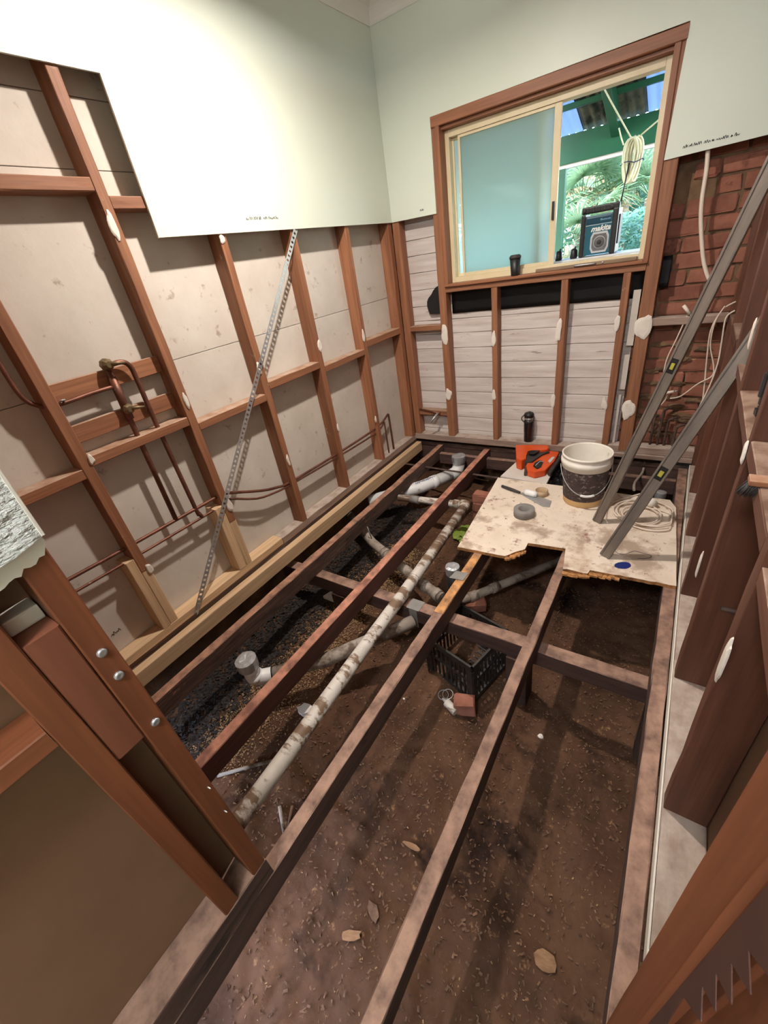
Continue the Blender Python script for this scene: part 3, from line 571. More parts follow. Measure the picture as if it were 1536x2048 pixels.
pipe('copper_pipe', [(-.03, -3.25, .55), (-.03, -3.05, .545), (-.03, -2.79, .537), (-.03, -2.25, .528), (-.03, -2.18, .54), (-.022, -2.0, .445), (-.028, -1.85, .406), (-.032, -1.71, .388), (-.032, -1.22, .361), (-.03, -.66, .345), (-.03, -.51, .383), (-.03, -.50, .38), (-.03, -.50, .35), (-.03, -.50, .09)], .007, COPPER, 'lower thinner copper pipe running through the left studs to the corner', smooth=3)
# corner tap stub on the window wall
ct = thing('tap_stub', 'small capped brass tap stub in the left corner of the window wall', 'tap', (.25, -.05, .32))
tube('spout', [(.07, -.035, .35), (.2, -.04, .335), (.29, -.06, .33)], .010, COPPER, ct, 10); tube('cap', [(.27, -.06, .328), (.24, -.10, .29), (.22, -.12, .262)], [.012, .010, .012], STEEL, ct, 8)
# bent pipes by the brickwork
for i, (px, ty, bend) in enumerate(((1297, 822, 0), (1312, 818, 1), (1325, 838, 2), (1343, 852, 2))):
    p = HY(px, 900, .02); t = HY(px + 6, ty, .02)
    pts = [(p.x, .02, .12), (p.x, .02, t.z - .03), (p.x + .012, .02, t.z), (p.x + .045, .03, t.z + .012)] if bend else [(p.x, .02, .12), (p.x, .02, t.z)]
    pipe('copper_pipe', pts, .008, STEEL_D, ('straight rusty pipe stub nearest the window stud at the brick wall foot', 'second rusty pipe stub at the brick wall foot, bent over at the top', 'third rusty pipe stub at the brick wall foot, hooked to the right', 'rightmost short hooked pipe stub at the brick wall foot')[i], group='pipe stubs at the brick wall', smooth=4 if bend else 0)
# diagonal perforated brace
bm = bmesh.new(); A = Vector((.0095, -1.150, 1.832)); B = Vector((.0095, -2.655, .055)); dd = (B - A); Ln = dd.length; dd.normalize(); sv = Vector((1, 0, 0)).cross(dd).normalized()
def strip(c, ux, uy, hx, hy, t):
    v = [bm.verts.new(c + ux * hx * a + uy * hy * b + Vector((t * s, 0, 0))) for s in (-1, 1) for a, b in ((-1, -1), (1, -1), (1, 1), (-1, 1))]
    for f in ((0, 3, 2, 1), (4, 5, 6, 7), (0, 1, 5, 4), (1, 2, 6, 5), (2, 3, 7, 6), (3, 0, 4, 7)): bm.faces.new([v[i] for i in f])
mid = (A + B) / 2
for s in (-1, 1): strip(mid + sv * s * .0115, dd, sv, Ln / 2, .0035, .0008)
for i in range(int(Ln / .028)): strip(A + dd * (.014 + i * .028), dd, sv, .008, .0085, .0007)
link('brace_strap', bm2me(bm), None, None, [STEEL], 'perforated galvanised steel brace strap running diagonally across the left studs', 'strap')
# ------------------------------------------------------------ drain pipes under the floor
def V(*a): return Vector(a)
def cap_foil(parent, c, r, label=None):
    bm = bmesh.new(); n = 14; top = []; 
    for (rr_, z) in ((1.02, -.05), (1.06, -.01), (1.04, .004), (.6, .008), (0, .004)):
        top.append((r * rr_, z))
    add_lathe(bm, top, n, smooth=False)
    for v in bm.verts: v.co += Vector((0, 0, .006 * noise.noise(Vector((v.co.x * 60, v.co.y * 25, 1))) + (.03 * v.co.x if v.co.z > -.03 else 0)))
    return link('foil_cap', bm2me(bm), parent, Matrix.Translation(c), [FOIL], label)
def ring(parent, name, c, d, r, m, w=.012):
    d = Vector(d).normalized(); return tube(name, [Vector(c) - d * w, Vector(c) + d * w], r, m, parent, 16)
p1 = thing('drain_pipe', 'white drain pipe stub with silver taped cap standing at the left joists', 'pipe', (.49, -2.72, -.1))
tube('stub', [(.49, -2.72, -.005), (.492, -2.72, -.055)], .050, PVC, p1, 18); tube('stub', [(.492, -2.72, -.045), (.50, -2.72, -.10)], .041, PVC, p1, 18)
tube('elbow', smooth_path([(.498, -2.72, -.085), (.503, -2.72, -.115), (.525, -2.70, -.135), (.56, -2.66, -.145)], 5), .041, PVC, p1, 18)
ring(p1, 'coupling', (.508, -2.715, -.122), (.3, .2, -.8), .045, PVC); ring(p1, 'seal_ring', (.565, -2.655, -.145), (.7, .7, 0), .043, BLACKP, .003)
tube('run', [(.562, -2.657, -.145), (.66, -2.54, -.155), (.74, -2.455, -.165), (.87, -2.24, -.18), (1.02, -1.985, -.20)], .038, PVC_G, p1, 18)
cap_foil(p1, V(.49, -2.72, .0), .052)
p2 = thing('drain_pipe', 'large white drain elbow with silver taped cap near the window wall', 'pipe', (.53, -.23, -.15))
tube('stub', [(.53, -.225, -.005), (.53, -.23, -.07)], .057, PVC, p2, 20)
tube('elbow', smooth_path([(.53, -.23, -.06), (.53, -.235, -.10), (.515, -.27, -.14), (.48, -.33, -.15)], 5), [.054] * 16, PVC, p2, 20)
tube('run', [(.485, -.322, -.150), (.33, -.60, -.152), (.0, -.955, -.165)], .055, PVC, p2, 20); ring(p2, 'coupling', (.40, -.475, -.151), (-.5, -.85, 0), .059, PVC, .03)
scribble(p2, 'printed_marks', [(0, .2)], .03, mat('blue_print', (62, 84, 140), rough=.5), Matrix.Translation((.40, -.475, -.0925)) @ Matrix.Rotation(math.atan2(-.85, -.5), 4, 'Z'), 6, .0016)
cap_foil(p2, V(.53, -.225, 0), .060)
p3 = thing('drain_pipe', 'long mud-stained white pipe lying lengthwise over the bearer', 'pipe', (.97, -2.0, -.07))
tube('run', [(.885, -.93, -.07), (.935, -1.9, -.068), (.985, -3.0, -.06), (1.0, -3.35, -.058)], .035, PVC_D, p3, 18)
tube('elbow', smooth_path([(.885, -.95, -.07), (.882, -.90, -.07), (.870, -.875, -.075), (.84, -.87, -.08)], 4), .038, PVC_D, p3, 18)
tube('branch', [(.845, -.87, -.08), (.60, -.89, -.085), (.30, -.92, -.09)], .028, PVC_D, p3, 16); ring(p3, 'coupling', (.80, -.873, -.081), (-1, 0, 0), .033, PVC_D, .022); ring(p3, 'coupling', (.45, -.905, -.088), (-1, 0, 0), .032, TAPEG, .04)
p4 = thing('drain_pipe', 'grimy jointed pipe running diagonally below the joists towards mid room', 'pipe', (.6, -1.5, -.25))
q = [HZ(695, 1025, -.2), HZ(745, 1085, -.2), HZ(800, 1130, -.2), HZ(840, 1165, -.2), HZ(884, 1196, -.2)]
tube('run', q, .034, PVC_G, p4, 16)
for i, t in ((1, .5), (3, .2), (3, .8)): 
    c = q[i].lerp(q[i + 1] if i + 1 < len(q) else q[i], t); ring(p4, 'coupling', c, q[min(i + 1, 4)] - q[i - 1], .040, PVC_G, .022)
tube('tape_loop', [q[1] + V(0, -.0, .03), q[1] + V(-.02, .0, .14)], .004, TAPEG, p4, 6)
p5 = thing('drain_pipe', 'short upright pipe with silver taped cap beside the middle joist', 'pipe', (1.13, -1.66, -.35))
tube('stub', [(1.135, -1.665, -.005), (1.13, -1.665, -.42)], .038, BLACKP, p5, 18); cap_foil(p5, V(1.135, -1.665, .0), .041)
poly('tape_flap', [(-.05, -.03), (.03, -.045), (.055, .02), (-.02, .035)], .0015, TAPEG, p5, Matrix.Translation((1.20, -1.72, .003)) @ Matrix.Rotation(.3, 4, 'Z'))
p6 = thing('drain_pipe', 'dark pipe under the chipboard running off to the right', 'pipe', (1.5, -1.6, -.35))
q = [HZ(915, 1205, -.33), HZ(990, 1175, -.33), HZ(1128, 1118, -.33)]
tube('run', q, .028, PVC_G, p6, 14); ring(p6, 'coupling', q[1], q[2] - q[1], .033, PVC_G, .03); ring(p6, 'coupling', q[0].lerp(q[1], .4), q[2] - q[1], .034, PVC_G, .03)
p7 = thing('pipe_stub', 'small foil capped pipe behind the cable coil by the right wall', 'pipe', (2.08, -.35, -.2))
c = HZ(1322, 985, .0); tube('stub', [c, c + V(0, 0, -.35)], .028, PVC_G, p7, 14); cap_foil(p7, c, .031)
q = [HZ(1289, 925, -.02), HZ(1285, 945, -.05), HZ(1270, 965, -.02), HZ(1268, 980, -.0)]
pipe('conduit', q, .009, PVC_G, 'kinked grey conduit rising behind the chipboard', smooth=4)
# bar lying across behind the chipboard, cross strip
timber('steel_strip', HZ(795, 925, -.06), HZ(1010, 958, -.06), .022, .008, STEEL_D, None, label='thin dark metal strip lying across under the far joists', cat='strip')
# support strap for the low pipe
st = thing('pipe_strap', 'grey tape strap hanging from the bearer to the low pipe', 'strap', (1.04, -1.97, -.1))
poly('strap_top', [(-.04, 0), (.04, 0), (.04, .08), (-.04, .08)], .0015, TAPEG, st, Matrix.Translation((1.02, -1.972, -.1145)))
box('strap_drop', .995, 1.045, -1.972, -1.9695, -.25, -.1145, TAPEG, st, 0)
# loose bits on the soil
def on_soil(x, y): return Vector((x, y, gz(x, y)))
for i, (a, b, r, lab) in enumerate((((440, 1560), (548, 1518), .008, 'thin grey plastic conduit offcut lying by the stub wall studs'), ((552, 1600), (557, 1650), .008, 'short pale plastic stick beside the long stained pipe'), ((576, 1595), (562, 1650), .007, 'brown twig beside the short plastic stick'))):
    A_, B_ = HZ(*a, -.36), HZ(*b, -.36); A_ = on_soil(A_.x, A_.y) + V(0, 0, r + .004); B_ = on_soil(B_.x, B_.y) + V(0, 0, r + .012)
    pipe('conduit_offcut' if i < 2 else 'twig', [A_, (A_ + B_) / 2 + V(0, 0, .004), B_], r, PVC_G if i < 2 else LITTER, lab, 'offcut' if i < 2 else 'twig')
def chip(px, py, sx, sy, ang, m, lab, z=-.5, name='wood_chip', t=.012):
    p = HZ(px, py, z); p = HZ(px, py, gz(p.x, p.y)); p = on_soil(p.x, p.y); rr = random.Random(int(px)); n = 11
    pts = [(sx * math.cos(2 * math.pi * k / n) * rr.uniform(.7, 1.1), sy * math.sin(2 * math.pi * k / n) * rr.uniform(.7, 1.1)) for k in range(n)]
    return poly(name, pts, t, m, None, Matrix.Translation(p + V(0, 0, .004)) @ Matrix.Rotation(ang, 4, 'Z') @ Matrix.Rotation(.12, 4, 'X'), label=lab, cat='chip')
BARK = mat('bark_chip', (116, 86, 60), (156, 118, 86), (20, 60, 60), rough=1, bump=.6)
chip(703, 1872, .045, .018, .6, BARK, 'oval bark chip between the stub wall joist and the next joist')
chip(1088, 1920, .045, .034, .2, BARK, 'square splintered wood chip at the bottom right of the soil')
chip(825, 1695, .045, .012, .1, BARK, 'long thin wood chip in the middle of the soil')
chip(748, 1825, .04, .02, -.4, LITTER, 'flat brown bark flake beside the oval chip')
chip(612, 1424, .045, .03, .5, DAUB, 'lump of white set plaster beside the long stained pipe', -.35, 'plaster_lump', .03)
chip(808, 1398, .008, .006, 0, DAUB, 'small white stone left of the crate', -.45, 'pebble', .008)
chip(1081, 1474, .016, .012, 0, DAUB, 'white chip of stone right of the near joist', -.55, 'pebble', .01)
chip(1268, 1393, .018, .012, 0, BARK, 'pale chip near the right joist below the bearer', -.55)
sl = [HZ(px, py, -.29) for px, py in ((646, 1192), (684, 1168), (734, 1186), (706, 1216))]
poly('slab_offcut', [(p.x, p.y) for p in sl], .022, OFFCUT, None, Matrix.Translation((0, 0, -.312)), label='flat grey offcut slab just in front of the bearer beside the red joist', cat='slab')
lb = thing('brick', 'loose brick standing on the soil against the black crate', 'brick', (1.38, -2.23, -.5))
p = HZ(928, 1425, -.5); p = on_soil(p.x, p.y)
link('brick_body', brick_mesh(33, .11, .075, .1), lb, Matrix.Translation(p + V(.0, .02, .045)) @ Matrix.Rotation(.35, 4, 'Z'), [BRICKM])
ctb = thing('sealant_tube', 'white sealant cartridge lying on the soil left of the loose brick', 'tube', (1.3, -2.25, -.45))
a = HZ(912, 1424, -.47); b = HZ(885, 1398, -.47); a = on_soil(a.x, a.y) + V(0, 0, .024); b = on_soil(b.x, b.y) + V(0, 0, .024)
tube('barrel', [a, a.lerp(b, .7)], .022, PVC_D, ctb, 14); tube('nozzle', [a.lerp(b, .7), b], [.012, .004], PVC_D, ctb, 10)
for i, (dx, dy) in enumerate(((0, 0), (.022, .012))):
    c = HZ(886, 1384, -.44); c = on_soil(c.x, c.y) + V(dx, dy, .012 + .006 * i)
    pipe('wire_ring', [c + V(.028 * math.cos(t / 20 * 6.2832), .028 * math.sin(t / 20 * 6.2832), .004 * math.sin(t / 3)) for t in range(21)], .0022, STEEL, ('left pale wire ring of the linked pair on the soil by the crate', 'right pale wire ring of the linked pair on the soil by the crate')[i], 'ring')
pier = thing('brick_pier', 'low red brick pier under the far end of the chipboard', 'pier', (.93, -.62, -.4))
for k in range(4):
    link('brick', BR[k], pier, Matrix.Translation((.955, -.64, -.365 + .0775 * k)) @ Matrix.Rotation(.04 * (-1) ** k, 4, 'Z'), [BRICKM])
rb2 = thing('debris_brick', 'broken orange brick rubble with a dark hole under the middle joist', 'brick', (1.2, -1.75, -.4))
p = HZ(945, 1205, -.38); link('brick_body', brick_mesh(44, .16, .12, .07), rb2, Matrix.Translation((p.x, p.y, p.z)) @ Matrix.Rotation(.5, 4, 'Z'), [BRICKM])
gl = bmesh.new(); bmesh.ops.create_icosphere(gl, subdivisions=4, radius=1)
for v in gl.verts:
    d = 1 + .45 * noise.noise(v.co * 1.6) + .3 * noise.noise(v.co * 4); v.co = Vector((v.co.x * .075, v.co.y * .095, v.co.z * .03)) * d
p = HZ(928, 1060, -.36)
link('work_glove', bm2me(gl), None, Matrix.Translation((p.x, p.y, gz(p.x, p.y) + .03)), [GLOVE], 'crumpled green work glove on the soil beside the chipboard corner', 'glove', smooth=True)
# milk crate
ang = math.atan2(-.061, .238); cx = Matrix.Translation(Vector((1.444, -2.132, gz(1.4, -2.05) + .02))) @ Matrix.Rotation(ang + .0, 4, 'Z')
cr = link('milk_crate', None, None, cx, (), 'dusty black plastic milk crate on the soil under the bearer', 'crate')
S, Hc, T = .33, .28, .012
def cratewall(name, horiz, Mx):
    bm = bmesh.new(); add_box(bm, -S, 0, 0, T, Hc - .035, Hc); add_box(bm, -S, 0, 0, T, 0, .03); add_box(bm, -S, 0, 0, T, .15, .165)
    for k in range(12): x = -S + S * (k + .0) / 11; add_box(bm, x - .004, x + .004, .001, T - .001, .03, Hc - .035)
    for k in (0, 1): add_box(bm, -S + k * (S - .04), -S + k * (S - .04) + .04, 0, T, .03, Hc - .035)
    return link(name, bm2me(bm), cr, cx @ Mx, [CRATE])
cratewall('side_wall', 0, Matrix()); cratewall('side_wall', 0, Matrix.Translation((0, S - T, 0)))
cratewall('side_wall', 1, Matrix.Translation((0, S, 0)) @ Matrix.Rotation(math.pi / 2, 4, 'Z') @ Matrix.Translation((0, 0, 0))); cratewall('side_wall', 1, Matrix.Translation((-S + T, S, 0)) @ Matrix.Rotation(math.pi / 2, 4, 'Z'))
bm = bmesh.new()
for k in range(9): u = -S + .02 + (S - .04) * k / 8; add_box(bm, u - .005, u + .005, .01, S - .01, .008, .016); add_box(bm, -S + .01, -.01, u + S - .005, u + S + .005, .0165, .022)
link('base_grid', bm2me(bm), cr, cx, [CRATE])

# ------------------------------------------------------------ chipboard sheet and what stands on it
TB = .021
def bpt(px, py): p = HZ(px, py, TB); return (p.x, p.y)
rr = random.Random(21)
edge = [bpt(996, 955), bpt(915, 1094)]
def ragged(a, b, n, amp):
    out = []
    for i in range(1, n):
        t = i / n; out.append((a[0] + (b[0] - a[0]) * t + rr.uniform(-amp, amp) * .4, a[1] + (b[1] - a[1]) * t + rr.uniform(-amp, amp)))
    return out
seq = [((915, 1094), (1010, 1112), 8, .003), ((1010, 1112), (1030, 1104), 4, .004), ((1030, 1104), (1050, 1098), 4, .006), ((1050, 1098), (1056, 1086), 2, .001), ((1056, 1086), (1131, 1097), 6, .001), ((1131, 1097), (1126, 1138), 3, .001), ((1126, 1138), (1175, 1147), 6, .008), ((1175, 1147), (1180, 1140), 2, .002), ((1180, 1140), (1353, 1172), 14, .004), ((1353, 1172), (1352, 1015), 8, .004)]
for (a, b, n, amp) in seq:
    A_, B_ = bpt(*a), bpt(*b); edge += ragged(A_, B_, n, amp); edge.append(B_)
edge += [bpt(1340, 1000)]
bm = bmesh.new(); fs = add_poly(bm, edge, .0008, TB)
for f in fs[2:]: f.material_index = 1
bmesh.ops.recalc_face_normals(bm, faces=bm.faces)
for f in bm.faces:
    if abs(f.normal.z) < .5: f.material_index = 1
cb = link('chipboard_sheet', bm2me(bm), None, None, [CHIP, CHIPE], 'paint-splashed cream chipboard sheet with a broken front edge across the joists', 'board')
bm = bmesh.new()   # torn fibres hanging from the broken edge
for (a, b, n) in (((1012, 1113), (1052, 1098), 22), ((1128, 1141), (1176, 1148), 22), ((1182, 1143), (1240, 1152), 12)):
    for i in range(n):
        t = i / n; u = bpt(a[0] + (b[0] - a[0]) * t, a[1] + (b[1] - a[1]) * t + 2); s = rr.uniform(.004, .014)
        add_box(bm, u[0] - s, u[0] + s, u[1] - rr.uniform(.004, .018), u[1] + .01, .002, .006 + rr.random() * .010)
link('torn_edge', bm2me(bm), cb, None, [CHIPE], 'torn raw chipboard edge', kind='stuff')
sp = [bpt(1248 + 14 * math.cos(t * .45) * (1.4 if math.cos(t * .45) < 0 else 1), 1131 + 7 * math.sin(t * .45)) for t in range(14)]
poly('paint_spill', sp, .0012, BLUEP, cb, Matrix(), TB + .0002, label='blue paint spot')
ln = [HZ(px, py, TB + .001) for px, py in ((1228, 1098), (1235, 1106), (1250, 1108), (1262, 1104), (1270, 1102), (1285, 1106), (1300, 1110), (1302, 1114), (1292, 1117), (1275, 1117))]
tube('marker_line', smooth_path(ln, 4), .0014, mat('navy_ink', (30, 34, 66), rough=.7), cb, 5)
po = [HZ(px, py, .0) for px, py in ((1001, 956), (1036, 924), (1128, 903), (1092, 972))]
poly('white_offcut', [(p.x, p.y) for p in po], .016, OFFCUT, None, Matrix.Translation((0, 0, -.0165)), label='white melamine offcut under the orange nail gun', cat='board').matrix_basis = Matrix.Translation((0, 0, .0005))
# bucket
bx, by = 1.655, -.70
bk = thing('bucket', 'white plastic bucket with a grimy dark label standing on the chipboard', 'bucket', (bx, by, TB))
BT = Matrix.Translation((bx, by, TB + .001))
lathe('base_band', [(0, 0), (.118, 0), (.122, .006), (.125, .045)], BUCKB, bk, BT, 40)
lathe('shell', [(.125, .045), (.1255, .0455), (.140, .265)], BUCKD, bk, BT, 40)
lathe('rim', [(.140, .262), (.146, .262), (.147, .285), (.152, .288), (.153, .315), (.146, .318), (.146, .338), (.150, .340), (.150, .352), (.142, .354), (.140, .345), (.132, .20), (.116, .012), (0, .010)], BUCKW, bk, BT, 40)
hp = []
for i in range(25):
    a = math.pi * i / 24; u = Vector((-math.cos(a) * .153, 0, 0)); hp.append(Vector((bx, by, TB + .275)) + Matrix.Rotation(math.radians(18), 3, 'Z') @ Vector((u.x, -math.sin(a) * .155, -math.sin(a) * .165 + (.0))))
hd = tube('handle', hp, .0028, STEEL, bk, 8); tube('grip', hp[10:15], .008, PVC, hd, 10)
# spirit levels
def level(name, foot, top, wd, th, face, label, vial_t):
    foot, top = Vector(foot), Vector(top); X = (top - foot); L = X.length; X.normalize(); Z = (Vector(face) - X * Vector(face).dot(X)).normalized(); Y = Z.cross(X)
    M4 = Matrix.Translation(foot) @ Matrix((X, Y, Z)).transposed().to_4x4(); t = link(name, None, None, M4, (), label, 'level')
    def bar(nm, x0, x1, y0, y1, z0, z1, m, p=t, bev=.0015):
        bm = bmesh.new(); add_box(bm, x0, x1, y0, y1, z0, z1)
        if bev: bmesh.ops.bevel(bm, geom=bm.edges[:], offset=bev, segments=2, affect='EDGES')
        return link(nm, bm2me(bm), p, M4, [m])
    h = wd / 2; g = .035; v0, v1 = vial_t * L - g, vial_t * L + g
    bar('rail', 0, L, -h, -h + .010, -th / 2, th / 2, ALU); bar('rail', 0, L, h - .010, h, -th / 2, th / 2, ALU)
    bar('web', 0, v0, -h + .0102, h - .0102, -th / 2 + .004, th / 2 - .004, ALU, bev=0); bar('web', v1, L, -h + .0102, h - .0102, -th / 2 + .004, th / 2 - .004, ALU, bev=0)
    vb = bar('vial_block', v0 + .0005, v1 - .0005, -h + .0103, h - .0103, -th / 2 + .003, th / 2 - .003, BLACKP)
    bar('vial', v0 + .02, v1 - .02, -h + .018, h - .018, th / 2 - .0028, th / 2 + .0008, VIAL, vb, .001)
    return t
level('spirit_level', (1.787, -.95, TB + .004), (2.212, -.955, 1.74), .052, .022, (-.35, -1, .15), 'aluminium spirit level leaning behind the other one, foot beside the bucket', .55)
level('spirit_level', (1.885, -1.285, TB + .004), (2.312, -1.155, 1.245), .055, .024, (-.25, -1, .2), 'dark aluminium spirit level leaning nearer, foot in front of the cable coil', .42)
# cable coil with socket
co = thing('cable_coil', 'coil of white extension cable with a socket on the chipboard', 'cable', (1.98, -.85, TB))
cc = HZ(1287, 1032, TB)
pts = []
for i in range(150):
    t = i / 150 * 2 * math.pi * 5.2; w_ = .5 + .5 * math.sin(i * .11); r1 = .135 + .035 * math.sin(i * .09) + .015 * math.sin(i * .31)
    pts.append(Vector((min(2.168, cc.x - .005 + r1 * 1.0 * math.cos(t) + .02 * math.sin(i * .05)), cc.y + r1 * .95 * math.sin(t) + .03 * math.cos(i * .07), TB + .006 + .003 * (i // 29) + .004 * w_)))
tube('cable', smooth_path(pts, 2), .0046, CABLEW, co, 6)
lo = [HZ(px, py, TB + .006) for px, py in ((1215, 1045), (1212, 1030), (1222, 1008), (1255, 995), (1290, 985))]
tube('cable_end', smooth_path(lo, 4), .0046, CABLEW, co, 6)
sk = HZ(1300, 1005, TB + .02); lathe('socket', [(0, 0), (.028, 0), (.030, .02), (.026, .045), (0, .045)], BUCKW, co, Matrix.Translation(sk) @ Matrix.Rotation(1.1, 4, 'X') @ Matrix.Rotation(.4, 4, 'Y'), 18)
# tape rolls
def roll(name, px, py, r, ri, h, m, label):
    c = HZ(px, py, TB); return lathe(name, [(ri, 0), (r, 0), (r, h), (r - .002, h + .001), (ri + .003, h + .001), (ri, h), (ri, 0)], m, None, Matrix.Translation((c.x, c.y, TB + .001)), 32, label=label, cat='tape')
roll('tape_roll', 1048, 1030, .067, .036, .050, TAPEG, 'grey duct tape roll lying flat on the chipboard')
roll('tape_roll', 1083, 990, .042, .038, .040, TAPET, 'narrow tan tape roll behind the grey one on the chipboard')
# trowel
tr = thing('scraper', 'steel scraper with a dark slim handle and white sleeve on the chipboard', 'scraper', tuple(HZ(1050, 988, TB)))
h0, h1, h2, h3 = HZ(1004, 972, TB + .014), HZ(1040, 985, TB + .016), HZ(1048, 983, TB + .025), HZ(1074, 990, TB + .02)
tube('handle', [h0, h0.lerp(h1, .5), h1], [.010, .012, .008], DGREY, tr, 10); tube('sleeve', [h2, h2.lerp(h3, .2), h2.lerp(h3, .8), h3], [.012, .022, .022, .014], PVC, tr, 14)
bl = [HZ(px, py, TB + .004) for px, py in ((1040, 987), (1050, 984), (1103, 1002), (1099, 1014), (1085, 1013))]
poly('blade', [(p.x, p.y) for p in bl], .003, STEEL, tr, Matrix.Translation((0, 0, TB + .003)))
# nail gun
ng = thing('nail_gun', 'orange cordless nail gun lying on the white offcut', 'nail gun', (1.2, -.35, .02))
NZ = .0175
def ngp(pxs, name, m, h, z0=0, par=ng):
    q = [HZ(px, py, NZ + z0 + h * .6) for px, py in pxs]; bm = bmesh.new(); add_poly(bm, [(p.x, p.y) for p in q], NZ + z0, NZ + z0 + h)
    bmesh.ops.bevel(bm, geom=bm.edges[:], offset=.004, segments=2, affect='EDGES'); return link(name, bm2me(bm), par, None, [m])
ngp([(1031, 897), (1033, 925), (1043, 929), (1052, 924), (1053, 912), (1092, 907), (1098, 903), (1095, 897)], 'motor_body', ORANGE, .085)
ngp([(1049, 914), (1050, 928), (1064, 928), (1085, 913), (1100, 908), (1085, 907)], 'grip_sleeve', DGREY, .06, .008)
bd_ = ngp([(1055, 945), (1052, 935), (1060, 922), (1074, 914), (1100, 906), (1118, 908), (1107, 928), (1090, 945), (1070, 950)], 'handle_frame', ORANGE, .052)
ngp([(1066, 932), (1070, 925), (1080, 920), (1087, 923), (1082, 934), (1074, 938)], 'handle_opening', BLACKP, .006, .0525, bd_)
ngp([(1096, 922), (1104, 914), (1110, 914), (1100, 926)], 'label_plate', LGREY, .004, .0525, bd_)
ngp([(1095, 946), (1123, 907), (1128, 908), (1101, 950)], 'magazine', DGREY, .032)
ngp([(1048, 948), (1050, 930), (1054, 930), (1055, 948)], 'nose', STEEL_D, .03)
tube('trigger_wire', [HZ(1071, 931, .075), HZ(1080, 922, .085), HZ(1088, 924, .08)], .0022, LGREY, ng, 6)
ngp([(1055, 903), (1063, 901), (1080, 901), (1068, 909), (1058, 908)], 'air_vents', BLACKP, .003, .0855)
# flask on the bottom plate, cup on the sill
p = HZ(1060, 877, .111); fl = thing('drink_flask', 'dark steel drink flask with a carry loop standing on the window wall plate', 'flask', (p.x, -.018, .1115))
FT = Matrix.Translation((p.x, -.012, .112))
lathe('flask_body', [(0, 0), (.034, 0), (.036, .004), (.037, .085), (.0385, .087), (.039, .175), (.036, .19), (0, .19)], mat('gunmetal', (46, 42, 42), (60, 56, 56), (9, 9, 9), rough=.3, metal=.6), fl, FT, 28)
lathe('collar', [(0, .1905), (.036, .1905), (.036, .212), (0, .212)], STEEL, fl, FT, 28)
lathe('lid', [(0, .2125), (.039, .2125), (.040, .235), (.034, .245), (.012, .246), (.010, .256), (0, .257)], BLACKP, fl, FT, 28)
tube('carry_loop', smooth_path([(p.x - .03, -.012, .345), (p.x - .058, -.02, .315), (p.x - .045, -.03, .292), (p.x, -.054, .285), (p.x + .036, -.042, .30), (p.x + .04, -.02, .335)], 4), .004, BLACKP, fl, 8)
c = HZ(1052, 543, 1.369); cp = thing('travel_cup', 'black travel cup standing on the window sill', 'cup', (c.x, -.03, 1.3685))
CT = Matrix.Translation((c.x, -.032, 1.3685))
lathe('cup_body', [(0, 0), (.027, 0), (.028, .002), (.036, .105), (0, .105)], BLACKP, cp, CT, 28); lathe('lid', [(0, .1052), (.039, .1052), (.040, .118), (.036, .122), (.03, .128), (0, .128)], DGREY, cp, CT, 28)

# crumpled black plastic below the nail gun
bm = bmesh.new(); n = 26; g = [[bm.verts.new((1.30 + .36 * i / n, -.52 + .46 * j / n, -.075 + .03 * noise.noise(Vector((i * .5, j * .5, 1))) + .012 * noise.noise(Vector((i * 1.3, j * 1.3, 5))))) for j in range(n + 1)] for i in range(n + 1)]
for i in range(n):
    for j in range(n): bm.faces.new((g[i][j], g[i + 1][j], g[i + 1][j + 1], g[i][j + 1]))
link('plastic_sheet', bm2me(bm), None, None, [mat('shiny_black_plastic', (20, 20, 22), (40, 40, 42), (5, 5, 5), rough=.25)], 'crumpled black plastic sheet between the joists beside the bucket', 'plastic')
# ------------------------------------------------------------ cables and clutter on the right
def cable(pxs, y, r, label, m=CABLEW, name='cable', group='white cables by the right wall'):
    q = [HY(px, py, yy if isinstance(yy, (int, float)) else y) for (px, py, yy) in [(a + (y,))[:3] for a in pxs]]
    return tube(name, smooth_path(q, 5), r, m, None, 8, label=label, cat='cable', group=group)
cable([(1416, 300), (1413, 340), (1404, 400), (1402, 450), (1407, 520), (1418, 560)], -.03, .011, 'thick white cable hanging from the plasterboard edge over the brickwork')
cable([(1417, 555), (1408, 585), (1395, 612), (1382, 628)], -.03, .006, 'thin dark cable tail below the thick white cable', DGREY)
cable([(1374, 632), (1352, 680), (1335, 715), (1328, 742), (1322, 770)], -.04, .004, 'thin white cable dropping from the connector behind the far level')
cable([(1472, 603), (1445, 620), (1422, 660), (1414, 715), (1409, 770), (1402, 830)], -.09, .0045, 'leftmost white cable looping out of the right wall studs')
cable([(1470, 621), (1452, 636), (1444, 680), (1436, 725), (1420, 770), (1398, 815), (1382, 848)], -.11, .0045, 'rightmost white cable looping down to the near level')
cable([(1450, 612), (1430, 645), (1421, 690), (1427, 730), (1424, 752), (1395, 768), (1362, 792), (1340, 797)], -.10, .004, 'middle white cable turning left to the lower connector')
cable([(1322, 778), (1314, 800), (1318, 812), (1330, 800), (1334, 790)], -.03, .003, 'short looped white wire end at the lower connector')
for (px0, py0, px1, py1, lab) in ((1367, 611, 1380, 628, 'white connector block above the brick wall nogging'), (1326, 787, 1348, 783, 'white connector block beside the far level')):
    a, b = HY(px0, py0, -.045), HY(px1, py1, -.045); cn = thing('cable_connector', lab, 'connector', tuple(a)); tube('shell', [a, b], .010, CABLEW, cn, 8); tube('neck', [b, b + (b - a) * .35], .006, STEEL, cn, 8)
